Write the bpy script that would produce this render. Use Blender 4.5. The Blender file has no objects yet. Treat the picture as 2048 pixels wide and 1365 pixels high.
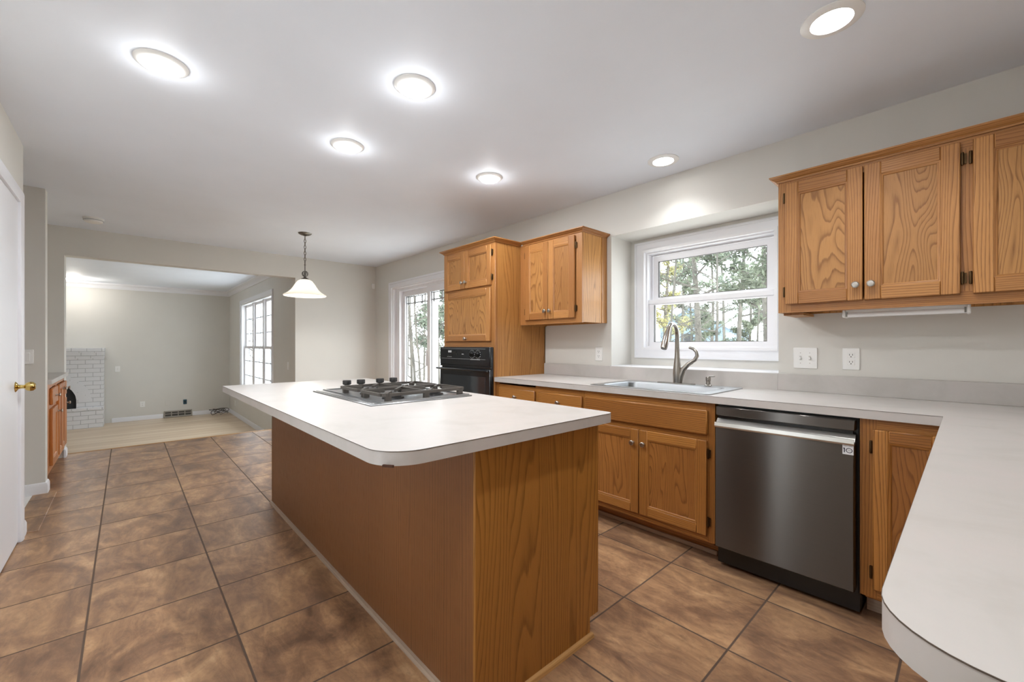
import bpy, bmesh, math, random
from mathutils import Vector, Matrix
random.seed(7)
PI = math.pi
C = bpy.context.scene.collection
SC = bpy.context.scene

# ------------------------------------------------------------------ camera, world, sun, exposure
YAW = math.radians(42.58); FPX = 839.2; CAM_H = 1.19
cd = bpy.data.cameras.new('camera'); cam = bpy.data.objects.new('camera', cd); C.objects.link(cam)
cam.location = (0, 0, CAM_H)
cam.rotation_euler = (PI/2, 0, math.atan2(math.cos(YAW), math.sin(YAW)))   # looks along (-cos, sin)
cd.sensor_width = 36; cd.sensor_fit = 'HORIZONTAL'; cd.lens = 36*FPX/2048
cd.shift_y = (690.1-682.5)/2048; cd.clip_start = 0.02; cd.clip_end = 300
SC.camera = cam

w = bpy.data.worlds.new('sky'); SC.world = w; w.use_nodes = True
bgn = w.node_tree.nodes['Background']
bgn.inputs[0].default_value = (0.92, 0.965, 1.0, 1); bgn.inputs[1].default_value = 4.5
sd = bpy.data.lights.new('sun', 'SUN'); sun = bpy.data.objects.new('sun', sd); C.objects.link(sun)
sd.energy = 3.0; sd.angle = math.radians(3); sd.color = (1, .93, .78)
sun.rotation_euler = Vector((-.80, .2, -.56)).to_track_quat('-Z', 'Y').to_euler()

SC.view_settings.view_transform = 'Standard'
try: SC.view_settings.look = 'None'
except Exception: pass
SC.view_settings.gamma = 1; SC.view_settings.use_curve_mapping = False
SC.view_settings.exposure = 0.68
SC.cycles.max_bounces = 10; SC.cycles.diffuse_bounces = 6; SC.cycles.glossy_bounces = 4
SC.cycles.transparent_max_bounces = 24
SC.cycles.sample_clamp_indirect = 6
SC.cycles.use_denoising = True

# ------------------------------------------------------------------ lamps outside lamp builders: window portals
def portal(loc, rot, sx, sy):
    d = bpy.data.lights.new('window_portal', 'AREA'); d.shape = 'RECTANGLE'; d.size = sx; d.size_y = sy
    d.cycles.is_portal = True
    o = bpy.data.objects.new('window_portal', d); C.objects.link(o); o.location = loc; o.rotation_euler = rot
portal((-5.0, 3.14, 1.0), (-PI/2, 0, 0), 1.9, 2.1)
portal((-1.39, 3.42, 1.56), (-PI/2, 0, 0), 1.0, 0.9)
portal((-9.2, 1.93, 1.1), (-PI/2, 0, 0), 2.6, 1.9)

# ------------------------------------------------------------------ node helpers
def lin(h):
    h = h.lstrip('#'); r = []
    for i in (0, 2, 4):
        c = int(h[i:i+2], 16)/255
        r.append(c/12.92 if c <= .04045 else ((c+.055)/1.055)**2.4)
    return (*r, 1)
class NT:
    def __init__(s, name):
        s.m = bpy.data.materials.new(name); s.m.use_nodes = True; s.t = s.m.node_tree
        s.b = s.t.nodes['Principled BSDF']; s.out = s.t.nodes['Material Output']
    def n(s, typ, **kw):
        nd = s.t.nodes.new(typ)
        for k, v in kw.items():
            if k in nd.inputs.keys() if isinstance(k, str) else False: pass
            setattr(nd, k, v)
        return nd
    def link(s, a, b): s.t.links.new(a, b)
    def val(s, sock, v):
        if hasattr(v, 'is_output'): s.link(v, sock)
        else: sock.default_value = v
    def math(s, op, a, b=0.0, c=None, clamp=False):
        nd = s.t.nodes.new('ShaderNodeMath'); nd.operation = op; nd.use_clamp = clamp
        s.val(nd.inputs[0], a); s.val(nd.inputs[1], b)
        if c is not None: s.val(nd.inputs[2], c)
        return nd.outputs[0]
    def comb(s, x, y, z=0.0):
        nd = s.t.nodes.new('ShaderNodeCombineXYZ')
        for i, v in enumerate((x, y, z)): s.val(nd.inputs[i], v)
        return nd.outputs[0]
    def noise(s, vec, scale=5, detail=2, rough=.5, dist=0.0):
        nd = s.t.nodes.new('ShaderNodeTexNoise'); s.link(vec, nd.inputs['Vector'])
        nd.inputs['Scale'].default_value = scale; nd.inputs['Detail'].default_value = detail
        nd.inputs['Roughness'].default_value = rough; nd.inputs['Distortion'].default_value = dist
        return nd.outputs['Fac']
    def ramp(s, fac, stops, interp='LINEAR'):
        nd = s.t.nodes.new('ShaderNodeValToRGB'); s.val(nd.inputs[0], fac); cr = nd.color_ramp; cr.interpolation = interp
        while len(cr.elements) < len(stops): cr.elements.new(.5)
        for e, (p, c) in zip(cr.elements, stops): e.position = p; e.color = c if len(c) == 4 else (*c, 1)
        return nd.outputs[0]
    def mix(s, fac, a, b, mode='MIX'):
        nd = s.t.nodes.new('ShaderNodeMix'); nd.data_type = 'RGBA'; nd.blend_type = mode
        s.val(nd.inputs[0], fac); s.val(nd.inputs[6], a); s.val(nd.inputs[7], b)
        return nd.outputs[2]
    def coords(s, kind='Object'):
        return s.t.nodes.new('ShaderNodeTexCoord').outputs[kind]
    def sep(s, v):
        nd = s.t.nodes.new('ShaderNodeSeparateXYZ'); s.link(v, nd.inputs[0]); return nd.outputs
    def scale(s, v, sc):
        nd = s.t.nodes.new('ShaderNodeMapping'); s.link(v, nd.inputs[0]); nd.inputs['Scale'].default_value = sc
        return nd.outputs[0]
    def bump(s, h, strength=.2, dist=.002):
        nd = s.t.nodes.new('ShaderNodeBump'); nd.inputs['Strength'].default_value = strength
        nd.inputs['Distance'].default_value = dist; s.link(h, nd.inputs['Height']); s.link(nd.outputs[0], s.b.inputs['Normal'])
    def set(s, **kw):
        for k, v in kw.items(): s.val(s.b.inputs[k.replace('_', ' ')], v)
        return s.m

def plain(name, col, rough=.5, metal=0.0, spec=.5, bump=None):
    t = NT(name)
    c = lin(col) if isinstance(col, str) else col
    n = t.noise(t.coords(), 6, 3)
    cc = t.mix(t.math('MULTIPLY', n, .06), c, (c[0]*.8, c[1]*.8, c[2]*.8, 1))
    t.set(Base_Color=cc, Roughness=rough, Metallic=metal, Specular_IOR_Level=spec)
    if bump:
        t.bump(t.noise(t.coords(), bump[0], 4, .6), bump[1], bump[2])
    return t.m

def oak(name, base, dark, a=60.0, b=9.0, su=7.0, sv=.9, amp=.55, rough=.36, pore=.5, tint=.16):
    """oak: growth rings are contour lines of a field stretched along the grain, plus fine open pores"""
    t = NT(name)
    uv = t.sep(t.coords('UV')); u, v = uv[0], uv[1]
    n1 = t.noise(t.comb(t.math('MULTIPLY', u, su), t.math('MULTIPLY', v, sv)), 1.0, 2.0, .45, .25)
    n2 = t.noise(t.comb(t.math('MULTIPLY', u, 40.), t.math('MULTIPLY', v, 2.2)), 1.0, 2.0, .5)
    f = t.math('ADD', t.math('MULTIPLY', u, a), t.math('MULTIPLY', n1, b))
    f = t.math('ADD', f, t.math('MULTIPLY', n2, .55))
    fr = t.math('FRACT', f)
    ring = t.ramp(fr, [(0, (.0,)*3), (.45, (.08,)*3), (.70, (.35,)*3), (.86, (1,)*3), (.93, (.9,)*3), (1, (.0,)*3)])
    p = t.noise(t.comb(t.math('MULTIPLY', u, 520.), t.math('MULTIPLY', v, 14.)), 1.0, 2.0, .6)
    pr = t.ramp(p, [(.50, (0,)*3), (.70, (1,)*3)])
    big = t.noise(t.comb(t.math('MULTIPLY', u, 2.2), t.math('MULTIPLY', v, .5)), 1.0, 1.0)
    big2 = t.noise(t.comb(t.math('MULTIPLY', u, .013), t.math('MULTIPLY', v, .011)), 30.0, 0.0)
    lb, ld = lin(base), lin(dark)
    warm = (lb[0]*1.12, lb[1]*1.16, lb[2]*1.2, 1); cool = (lb[0]*(1-tint*1.6), lb[1]*(1-tint*1.9), lb[2]*(1-tint*2), 1)
    c0 = t.mix(t.ramp(t.math('MULTIPLY', t.math('ADD', big, big2), .5), [(.36, (0,)*3), (.64, (1,)*3)]), warm, cool)
    c1 = t.mix(t.math('MULTIPLY', ring, amp), c0, ld)
    pf = t.math('MULTIPLY', pr, t.math('MULTIPLY_ADD', ring, pore*.8, pore*.35))
    c2 = t.mix(pf, c1, (ld[0]*.8, ld[1]*.75, ld[2]*.7, 1))
    t.set(Base_Color=c2, Roughness=t.math('MULTIPLY_ADD', pr, .15, rough), Specular_IOR_Level=.45)
    t.bump(t.math('MULTIPLY', pr, -1.0), .25, .0006)
    return t.m

def emit(name, col, s):
    t = NT(name); t.set(Base_Color=(.9, .9, .9, 1), Emission_Color=col, Emission_Strength=s, Roughness=.4); return t.m

M = {}
M['oak_frame'] = oak('oak_solid', '#b9824a', '#6b3c19', a=95, b=7.0, su=9, sv=.8, amp=.62)
M['oak_panel'] = oak('oak_veneer', '#b38049', '#6d401c', a=12, b=29.0, su=4.6, sv=1.0, amp=.62, tint=.12)
M['oak_side'] = oak('oak_side_veneer', '#bd8749', '#74461b', a=40, b=11.0, su=6, sv=.6, amp=.5)
M['oak_base'] = oak('oak_base_solid', '#ad7538', '#5e3413', a=95, b=7.0, su=9, sv=.8, amp=.65)
M['oak_bpanel'] = oak('oak_base_veneer', '#a36c35', '#5c3413', a=60, b=20.0, su=6, sv=.9, amp=.55)
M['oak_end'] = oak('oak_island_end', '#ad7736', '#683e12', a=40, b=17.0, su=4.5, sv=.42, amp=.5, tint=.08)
M['oak_back_shaded'] = oak('oak_island_back_veneer_shaded', '#855732', '#5c3a20', a=70, b=6.0, su=10, sv=.35, amp=.5, tint=.1)  # brown veneer of its own, base also darkened for the back's shade
M['oak_red'] = oak('oak_buffet', '#c07a3c', '#7c3f14', a=95, b=6.0, su=9, sv=.8, amp=.5)
M['oak_trim'] = oak('oak_pale_trim', '#c79a61', '#94683a', a=60, b=3.0, amp=.4)
M['oak_toe'] = oak('oak_toe_strip', '#b8a592', '#8f7b68', a=60, b=3.0, amp=.25)

def wallpaint(name, col):
    t = NT(name); co = t.coords()
    c = lin(col); n = t.noise(co, 3, 2)
    t.set(Base_Color=t.mix(n, (c[0]*.97, c[1]*.97, c[2]*.97, 1), (c[0]*1.03, c[1]*1.03, c[2]*1.03, 1)), Roughness=.62, Specular_IOR_Level=.3)
    t.bump(t.noise(co, 260, 3, .6), .12, .0015)
    return t.m
M['wall'] = wallpaint('greige_wall_paint', '#d8d6d0')
M['ceil'] = wallpaint('white_ceiling_paint', '#eaf0f9')
M['trim'] = plain('white_trim_paint', '#e9eaee', .35)
M['vinyl'] = plain('white_vinyl_frame', '#ebebee', .35)
M['plate'] = plain('white_plate_plastic', '#eeeeec', .3)
M['slot'] = plain('dark_slot', '#3a3632', .6)
M['black'] = plain('black_plastic', '#0b0b0c', .35)

def laminate():
    t = NT('mottled_laminate'); co = t.coords()
    n = t.noise(co, 5, 4, .6, .6); n2 = t.noise(co, 40, 3, .6)
    c = t.ramp(n, [(.3, lin('#b9b5b0')), (.5, lin('#c2beba')), (.7, lin('#c6bfbc'))])
    c = t.mix(t.math('MULTIPLY', n2, .25), c, lin('#b3afab'))
    t.set(Base_Color=c, Roughness=.34, Specular_IOR_Level=.4); t.bump(n2, .03, .001); return t.m
M['lam'] = laminate()
M['seam'] = plain('laminate_seam', '#5a4f45', .5)

def tile():
    t = NT('slate_look_floor_tile'); co = t.coords(); s = t.sep(co)
    P, X0, Y0 = .463, -.636, -.126
    tx = t.math('DIVIDE', t.math('SUBTRACT', s[0], X0), P); ty = t.math('DIVIDE', t.math('SUBTRACT', s[1], Y0), P)
    def edge(v):
        f = t.math('FRACT', t.math('ADD', v, 400.0))
        return t.math('MINIMUM', f, t.math('SUBTRACT', 1.0, f))
    e = t.math('MULTIPLY', t.math('MINIMUM', edge(tx), edge(ty)), P)
    g = t.ramp(t.math('DIVIDE', e, .01, clamp=True), [(.28, (1,)*3), (.5, (0,)*3)])      # ~3.5 mm half width
    ix = t.math('FLOOR', t.math('ADD', tx, 400.0)); iy = t.math('FLOOR', t.math('ADD', ty, 400.0))
    wn = t.t.nodes.new('ShaderNodeTexWhiteNoise'); wn.noise_dimensions = '2D'; t.link(t.comb(ix, iy), wn.inputs['Vector'])
    rnd = wn.outputs['Value']; off = t.math('MULTIPLY', rnd, 37.0)
    v1 = t.comb(t.math('ADD', t.math('MULTIPLY', s[0], 2.6), off), t.math('MULTIPLY', s[1], 4.4), off)
    n1 = t.noise(v1, 1.0, 6, .62, .9)
    v2 = t.comb(t.math('ADD', t.math('MULTIPLY', s[0], 6.), off), t.math('MULTIPLY', s[1], 17.), off)
    n2 = t.noise(v2, 1.0, 5, .7, 1.2)
    n3 = t.noise(t.comb(t.math('MULTIPLY', s[0], 30.), t.math('MULTIPLY', s[1], 40.), off), 1.0, 4, .7)
    f = t.math('ADD', t.math('MULTIPLY', n1, .68), t.math('MULTIPLY', n2, .32))
    c = t.ramp(f, [(.34, lin('#684e3c')), (.44, lin('#89684f')), (.51, lin('#a27d5d')), (.58, lin('#b9926c')), (.68, lin('#d3ae86'))])
    c = t.mix(t.ramp(n3, [(.5, (0,)*3), (.75, (.45,)*3)]), c, lin('#6b5646'))
    c = t.mix(t.math('MULTIPLY', rnd, .22), c, lin('#7d6350'))
    c = t.mix(g, c, lin('#5b4a3e'))
    t.set(Base_Color=c, Roughness=t.math('MULTIPLY_ADD', g, .4, t.math('MULTIPLY_ADD', n2, .22, .27)), Specular_IOR_Level=.45)
    h = t.math('MULTIPLY_ADD', g, -1.0, t.math('MULTIPLY', n2, .5))
    t.bump(h, .35, .002)
    return t.m
M['tile'] = tile()

def planks():
    t = NT('pale_wood_plank_floor'); co = t.coords(); s = t.sep(co)
    ty = t.math('DIVIDE', s[0], .12); iy = t.math('FLOOR', ty)
    f = t.math('FRACT', ty); e = t.math('MINIMUM', f, t.math('SUBTRACT', 1., f))
    off = t.math('MULTIPLY', iy, 3.37)
    n = t.noise(t.comb(t.math('MULTIPLY', s[0], 14.), t.math('ADD', t.math('MULTIPLY', s[1], .9), off), off), 1.0, 4, .6, .5)
    n2 = t.noise(t.comb(t.math('MULTIPLY', iy, .71), t.math('MULTIPLY', s[1], .15), off), 3.0, 0)
    c = t.ramp(t.math('ADD', t.math('MULTIPLY', n, .5), t.math('MULTIPLY', n2, .5)), [(.35, lin('#c2a98c')), (.5, lin('#d0b99d')), (.65, lin('#dbc9b0'))])
    c = t.mix(t.ramp(e, [(.0, (.5,)*3), (.03, (0,)*3)]), c, lin('#97836c'))
    t.set(Base_Color=c, Roughness=.3, Specular_IOR_Level=.45); return t.m
M['planks'] = planks()

def brick():
    t = NT('white_painted_brick'); co = t.coords(); s = t.sep(co)
    b = t.t.nodes.new('ShaderNodeTexBrick'); t.link(t.comb(t.math('ADD', s[1], s[0]), s[2]), b.inputs['Vector'])
    b.inputs['Scale'].default_value = 1; b.inputs['Brick Width'].default_value = .205; b.inputs['Row Height'].default_value = .0815
    b.inputs['Mortar Size'].default_value = .005; b.inputs['Mortar Smooth'].default_value = .3
    n = t.noise(co, 60, 4, .7)
    c = t.mix(b.outputs['Fac'], lin('#e6e7ea'), lin('#b9babd'))
    t.set(Base_Color=t.mix(t.math('MULTIPLY', n, .15), c, lin('#cfd0d3')), Roughness=.6)
    t.bump(t.math('MULTIPLY_ADD', b.outputs['Fac'], -1.0, t.math('MULTIPLY', n, .2)), .7, .006); return t.m
M['brick'] = brick()

def metal(name, col, rough, stretch=None, bstr=.05, aniso=0):
    t = NT(name); co = t.coords()
    v = t.scale(co, stretch) if stretch else co
    n = t.noise(v, 1.0 if stretch else 40, 3, .6)
    c = lin(col)
    t.set(Base_Color=t.mix(n, (c[0]*.9, c[1]*.9, c[2]*.9, 1), (c[0]*1.08, c[1]*1.08, c[2]*1.08, 1)), Metallic=1.0, Roughness=rough)
    if bstr: t.bump(n, bstr, .001)
    if aniso:
        tg = t.t.nodes.new('ShaderNodeTangent'); tg.direction_type = 'UV_MAP'; tg.uv_map = 'UVMap'
        t.link(tg.outputs[0], t.b.inputs['Tangent']); t.b.inputs['Anisotropic'].default_value = aniso
    return t.m
M['dw'] = metal('brushed_dark_stainless', '#65615d', .29, (3, 3, 700), .0, 1.0)
M['dw2'] = metal('brushed_stainless_lip', '#c9c7c2', .28, (3, 3, 700), .05)
M['bowl'] = metal('satin_steel_bowl', '#8f9193', .42, (6, 300, 6), .02)
M['steel'] = metal('brushed_steel_sink', '#b4b6b8', .33, (6, 300, 6), .03)
M['nickel'] = metal('brushed_nickel', '#b7b2ab', .3, None, .0)
M['faucet'] = metal('brushed_nickel_faucet', '#a9a49d', .26, (30, 30, 3), .02)
M['brass'] = metal('polished_brass', '#d2b76e', .14, None, 0)
M['bronze'] = metal('aged_bronze_hinge', '#5a4630', .45, None, 0)
M['pewter'] = metal('dark_pewter', '#7d7a75', .4, None, 0)
M['iron'] = plain('cast_iron_grate', '#4a4540', .5, 0, .5, (300, .1, .001))
M['burner'] = plain('burner_cap_black', '#1d1c1c', .4)
M['blackgl'] = plain('black_oven_enamel', '#1a1d21', .16, 0, .6)
def ovenglass():
    t = NT('black_oven_glass'); n = t.noise(t.coords(), 3, 1)
    t.set(Base_Color=t.mix(n, (.016, .021, .027, 1), (.022, .028, .035, 1)), Roughness=.06, Specular_IOR_Level=.9); return t.m
M['ovenglass'] = ovenglass()
M['grayprint'] = plain('grey_panel_print', '#c2c4c6', .4)
M['firebox'] = plain('black_fireplace_screen', '#37393b', .7, 0, .3, (90, .4, .004))
M['vent'] = plain('taupe_register_metal', '#a9a39b', .45)
M['cable'] = plain('dark_brown_cable', '#2f2a24', .5)
M['blue'] = plain('blue_wall_box_plastic', '#12495e', .5)
M['navy'] = plain('navy_ink', '#1d2438', .5)
M['greyink'] = plain('grey_ink', '#6d727c', .5)
M['sticker'] = plain('white_sticker', '#e6e8ea', .4)
M['led_on'] = emit('lit_lens', (1, .985, .97, 1), 14.0)
M['tube'] = plain('unlit_fluorescent_tube', '#f2f2f2', .25)
def shade():
    t = NT('alabaster_glass_shade'); n = t.noise(t.coords(), 9, 4, .6, 1.0)
    t.set(Base_Color=t.mix(n, lin('#f3efe4'), lin('#fbf8f0')), Roughness=.3, Emission_Color=(1, .95, .86, 1), Emission_Strength=.12)
    tr = t.t.nodes.new('ShaderNodeBsdfTranslucent'); tr.inputs[0].default_value = (.95, .93, .88, 1)
    mx = t.t.nodes.new('ShaderNodeMixShader'); mx.inputs[0].default_value = .5
    t.link(t.b.outputs[0], mx.inputs[1]); t.link(tr.outputs[0], mx.inputs[2]); t.link(mx.outputs[0], t.out.inputs[0])
    return t.m
M['shade'] = shade()
M['bulb'] = emit('lit_bulb', (1, .93, .82, 1), 3.0)
def glass(name, tr=.95, tintc=(.97, .99, 1, 1)):
    t = NT(name); nt = t.t; nt.nodes.remove(t.b)
    a = nt.nodes.new('ShaderNodeBsdfTransparent'); g = nt.nodes.new('ShaderNodeBsdfGlossy'); lw_ = nt.nodes.new('ShaderNodeLayerWeight')
    n = t.noise(t.coords(), 1.5, 1); a.inputs[0].default_value = tintc
    g.inputs['Roughness'].default_value = .01; fac = t.math('MULTIPLY_ADD', t.math('POWER', lw_.outputs['Facing'], 4.0), .5, .045)
    mx = nt.nodes.new('ShaderNodeMixShader'); t.link(fac, mx.inputs[0]); t.link(a.outputs[0], mx.inputs[1]); t.link(g.outputs[0], mx.inputs[2])
    t.link(mx.outputs[0], t.out.inputs[0]); return t.m
M['glass'] = glass('window_glass')
def foliage(name, a, b):
    t = NT(name); n = t.noise(t.coords(), 1.3, 3, .7)
    c = t.ramp(n, [(.35, lin(a)), (.65, lin(b))])
    t.set(Base_Color=c, Roughness=.8, Specular_IOR_Level=.1); return t.m
M['pine'] = foliage('pine_needles', '#474d42', '#6b7261')
M['pine_y'] = foliage('yellow_green_needles', '#73734f', '#918d68')
M['pine_g'] = foliage('grey_green_needles', '#525b51', '#747d6e')
M['bark'] = foliage('grey_bark', '#403e3a', '#5f5c56')
M['snow'] = plain('pale_leafy_ground', '#d9d6d0', .9, 0, .1, (8, .4, .05))
M['siding'] = plain('pale_blue_siding', '#66798a', .7)
M['roofsnow'] = plain('snowy_roof', '#cfd3d8', .8)

# ------------------------------------------------------------------ mesh builder
AX = {'x': 0, 'y': 1, 'z': 2}
class MB:
    def __init__(s):
        s.bm = bmesh.new(); s.uv = s.bm.loops.layers.uv.new('UVMap'); s.seams = []
    def absorb(s, tmp, g, mi):
        ou, ov = random.uniform(0, 40), random.uniform(0, 40)
        gi = AX[g]; tmp.normal_update(); vm = {}
        for v in tmp.verts: vm[v] = s.bm.verts.new(v.co)
        for f in tmp.faces:
            try: nf = s.bm.faces.new([vm[v] for v in f.verts])
            except ValueError: continue
            nf.material_index = mi
            n = f.normal; ax = max(range(3), key=lambda i: abs(n[i]))
            rest = [i for i in range(3) if i != ax]
            if gi in rest: vi = gi; ui = [i for i in rest if i != gi][0]
            else: ui, vi = rest
            for l in nf.loops:
                co = l.vert.co; l[s.uv].uv = (co[ui]+ou, co[vi]+ov)
        tmp.free()
    def box(s, x0, x1, y0, y1, z0, z1, g='z', bev=0, mi=0, seg=1):
        t = bmesh.new(); r = bmesh.ops.create_cube(t, size=1)
        for v in t.verts:
            v.co = ((x0+x1)/2+v.co.x*(x1-x0), (y0+y1)/2+v.co.y*(y1-y0), (z0+z1)/2+v.co.z*(z1-z0))
        if bev:
            bmesh.ops.bevel(t, geom=list(t.edges), offset=bev, segments=seg, affect='EDGES', profile=.5)
        bmesh.ops.recalc_face_normals(t, faces=t.faces)
        s.absorb(t, g, mi); return s
    def prism(s, poly, h0, h1, mp, g='z', mi=0, holes=()):
        t = bmesh.new(); E = []
        for loop in [poly, *holes]:
            vs = [t.verts.new(mp(p, q, h0)) for p, q in loop]
            E += [t.edges.new((vs[i], vs[(i+1) % len(vs)])) for i in range(len(vs))]
        if holes: bmesh.ops.triangle_fill(t, use_beauty=True, use_dissolve=False, edges=E)
        else: t.faces.new(t.verts[:])
        top = bmesh.ops.extrude_face_region(t, geom=t.faces[:])
        d = Vector(mp(0, 0, h1))-Vector(mp(0, 0, h0))
        for v in top['geom']:
            if isinstance(v, bmesh.types.BMVert): v.co += d
        bmesh.ops.recalc_face_normals(t, faces=t.faces)
        s.absorb(t, g, mi); return s
    def sweep(s, path, prof, mp, closed=False, mi=0):
        """prof: closed polygon of (n, d): n offset to the left of the path in its plane, d out of plane"""
        P = [Vector(p) for p in path]; N = len(P); rings = []; t = bmesh.new(); uvl = []
        L = 0; ou, ov = random.uniform(0, 40), random.uniform(0, 40)
        def nrm(a, b): d = (b-a).normalized(); return Vector((-d.y, d.x))
        for i in range(N):
            prv = P[i-1] if (i > 0 or closed) else None; nxt = P[(i+1) % N] if (i < N-1 or closed) else None
            if prv is None: n = nrm(P[i], nxt)
            elif nxt is None: n = nrm(prv, P[i])
            else:
                a, b = nrm(prv, P[i]), nrm(P[i], nxt); n = (a+b); n = n/max(n.length_squared/2, .1)
            rings.append([t.verts.new(mp(P[i].x+n.x*q, P[i].y+n.y*q, d)) for q, d in prof])
        m = len(prof); cnt = N if closed else N-1; uvm = {}
        acc = [0]
        for q in range(m): acc.append(acc[-1]+(Vector(prof[(q+1) % m])-Vector(prof[q])).length)
        for i in range(cnt):
            j = (i+1) % N; l = (P[j]-P[i]).length
            for q in range(m):
                r = (q+1) % m
                f = t.faces.new((rings[i][q], rings[i][r], rings[j][r], rings[j][q]))
                uvm[f] = [(acc[q]+ou, L+ov), (acc[q+1]+ou, L+ov), (acc[q+1]+ou, L+l+ov), (acc[q]+ou, L+l+ov)]
            L += l
        if not closed:
            t.faces.new(rings[0]); t.faces.new(rings[-1])
        vm = {v: s.bm.verts.new(v.co) for v in t.verts}
        for f in t.faces:
            nf = s.bm.faces.new([vm[v] for v in f.verts]); nf.material_index = mi
            uv = uvm.get(f)
            for k, lp in enumerate(nf.loops): lp[s.uv].uv = uv[k] if uv else (lp.vert.co.x+ou, lp.vert.co.z+ov)
        t.free(); return s
    def lathe(s, prof, c, axis='z', seg=24, mi=0, caps=True):
        t = bmesh.new(); rings = []
        def pos(r, h, a):
            x, y = r*math.cos(a), r*math.sin(a)
            return {'z': (c[0]+x, c[1]+y, c[2]+h), 'y': (c[0]+x, c[1]+h, c[2]+y), 'x': (c[0]+h, c[1]+x, c[2]+y)}[axis]
        for r, h in prof:
            if r < 1e-6: rings.append([t.verts.new(pos(0, h, 0))])
            else: rings.append([t.verts.new(pos(r, h, 2*PI*i/seg)) for i in range(seg)])
        for a, b in zip(rings, rings[1:]):
            for i in range(seg):
                j = (i+1) % seg
                if len(a) == 1 and len(b) == 1: continue
                if len(a) == 1: t.faces.new((a[0], b[i], b[j]))
                elif len(b) == 1: t.faces.new((a[i], a[j], b[0]))
                else: t.faces.new((a[i], a[j], b[j], b[i]))
        if caps:
            for rg in (rings[0], rings[-1]):
                if len(rg) > 1: t.faces.new(rg)
        bmesh.ops.recalc_face_normals(t, faces=t.faces)
        s.absorb(t, 'z', mi); return s
    def tube(s, pts, rad, seg=10, mi=0, closed=False, flat=1.0):
        P = [Vector(p) for p in pts]; n = len(P); R = rad if isinstance(rad, (list, tuple)) else [rad]*n
        t = bmesh.new(); rings = []; up = None
        for i in range(n):
            if closed: d = P[(i+1) % n]-P[i-1]
            else: d = P[min(i+1, n-1)]-P[max(i-1, 0)]
            d.normalize()
            if up is None:
                up = Vector((0, 0, 1)) if abs(d.z) < .9 else Vector((1, 0, 0))
            a = d.cross(up).normalized(); up = a.cross(d).normalized()
            rings.append([t.verts.new(P[i]+(a*math.cos(2*PI*k/seg)+up*flat*math.sin(2*PI*k/seg))*R[i]) for k in range(seg)])
        for i in range(n if closed else n-1):
            A, B = rings[i], rings[(i+1) % n]
            for k in range(seg):
                j = (k+1) % seg; t.faces.new((A[k], A[j], B[j], B[k]))
        if not closed: t.faces.new(rings[0]); t.faces.new(rings[-1])
        bmesh.ops.recalc_face_normals(t, faces=t.faces)
        s.absorb(t, 'z', mi); return s
    def mesh(s, name, mats, origin=(0, 0, 0), ang=38):
        s.bm.normal_update()
        bmesh.ops.translate(s.bm, verts=s.bm.verts, vec=-Vector(origin))
        for f in s.bm.faces: f.smooth = True
        lim = math.radians(ang)
        for e in s.bm.edges:
            if len(e.link_faces) == 2 and e.calc_face_angle(0) > lim: e.smooth = False
        me = bpy.data.meshes.new(name); s.bm.to_mesh(me); s.bm.free()
        for m in (mats if isinstance(mats, (list, tuple)) else [mats]): me.materials.append(M[m] if isinstance(m, str) else m)
        return me

WL = {}
def thing(name, label, cat, loc=(0, 0, 0), group=None, kind=None):
    o = bpy.data.objects.new(name, None); C.objects.link(o); o.location = loc; o.empty_display_size = .05
    WL[o] = Vector(loc); o['label'] = label; o['category'] = cat
    if group: o['group'] = group
    if kind: o['kind'] = kind
    return o
def part(name, mb, mats, parent=None, origin=None, label=None, kind=None):
    pw = WL[parent] if parent else Vector((0, 0, 0))
    org = Vector(origin) if origin is not None else (pw if parent else Vector((0, 0, 0)))
    o = bpy.data.objects.new(name, mb.mesh(name, mats, org)); C.objects.link(o)
    o.location = org-pw
    if parent: o.parent = parent
    WL[o] = org
    if label: o['label'] = label
    if kind: o['kind'] = kind
    return o
def solid(name, label, cat, mb, mats, group=None, origin=(0, 0, 0)):
    o = part(name, mb, mats, None, origin); o['label'] = label; o['category'] = cat
    if group: o['group'] = group
    return o
def struct(name, mb, mats, parent=None, label=None, cat=None):
    o = part(name, mb, mats, parent)
    if not parent: o['kind'] = 'structure'
    if label: o['label'] = label
    if cat: o['category'] = cat
    return o
def copy_child(src, parent, wloc):
    c = src.copy(); C.objects.link(c); c.parent = parent; c.location = Vector(wloc)-WL[parent]; WL[c] = Vector(wloc); return c
def copy_tree(root, loc, label, group=None):
    r = root.copy(); C.objects.link(r); r.location = loc; r['label'] = label
    if group: r['group'] = group
    for ch in list(root.children):
        c = ch.copy(); C.objects.link(c); c.parent = r
        for g in list(ch.children):
            d = g.copy(); C.objects.link(d); d.parent = c
    return r
XY = lambda p, q, h: (p, q, h)
XZ = lambda y0, s=-1: (lambda p, q, d: (p, y0+s*d, q))      # plane facing -y (s=-1): d sticks out
YZ = lambda x0, s=1: (lambda p, q, d: (x0+s*d, p, q))       # plane facing +x
def arc(cx, cy, r, a0, a1, n=8):
    return [(cx+r*math.cos(math.radians(a0+(a1-a0)*i/n)), cy+r*math.sin(math.radians(a0+(a1-a0)*i/n))) for i in range(n+1)]

CEIL = 2.44; WY = 2.95; LY = -.478; FX = -6.45; LF = -.405; LX = -11.86; RX = .64; LRY = 1.80
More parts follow.
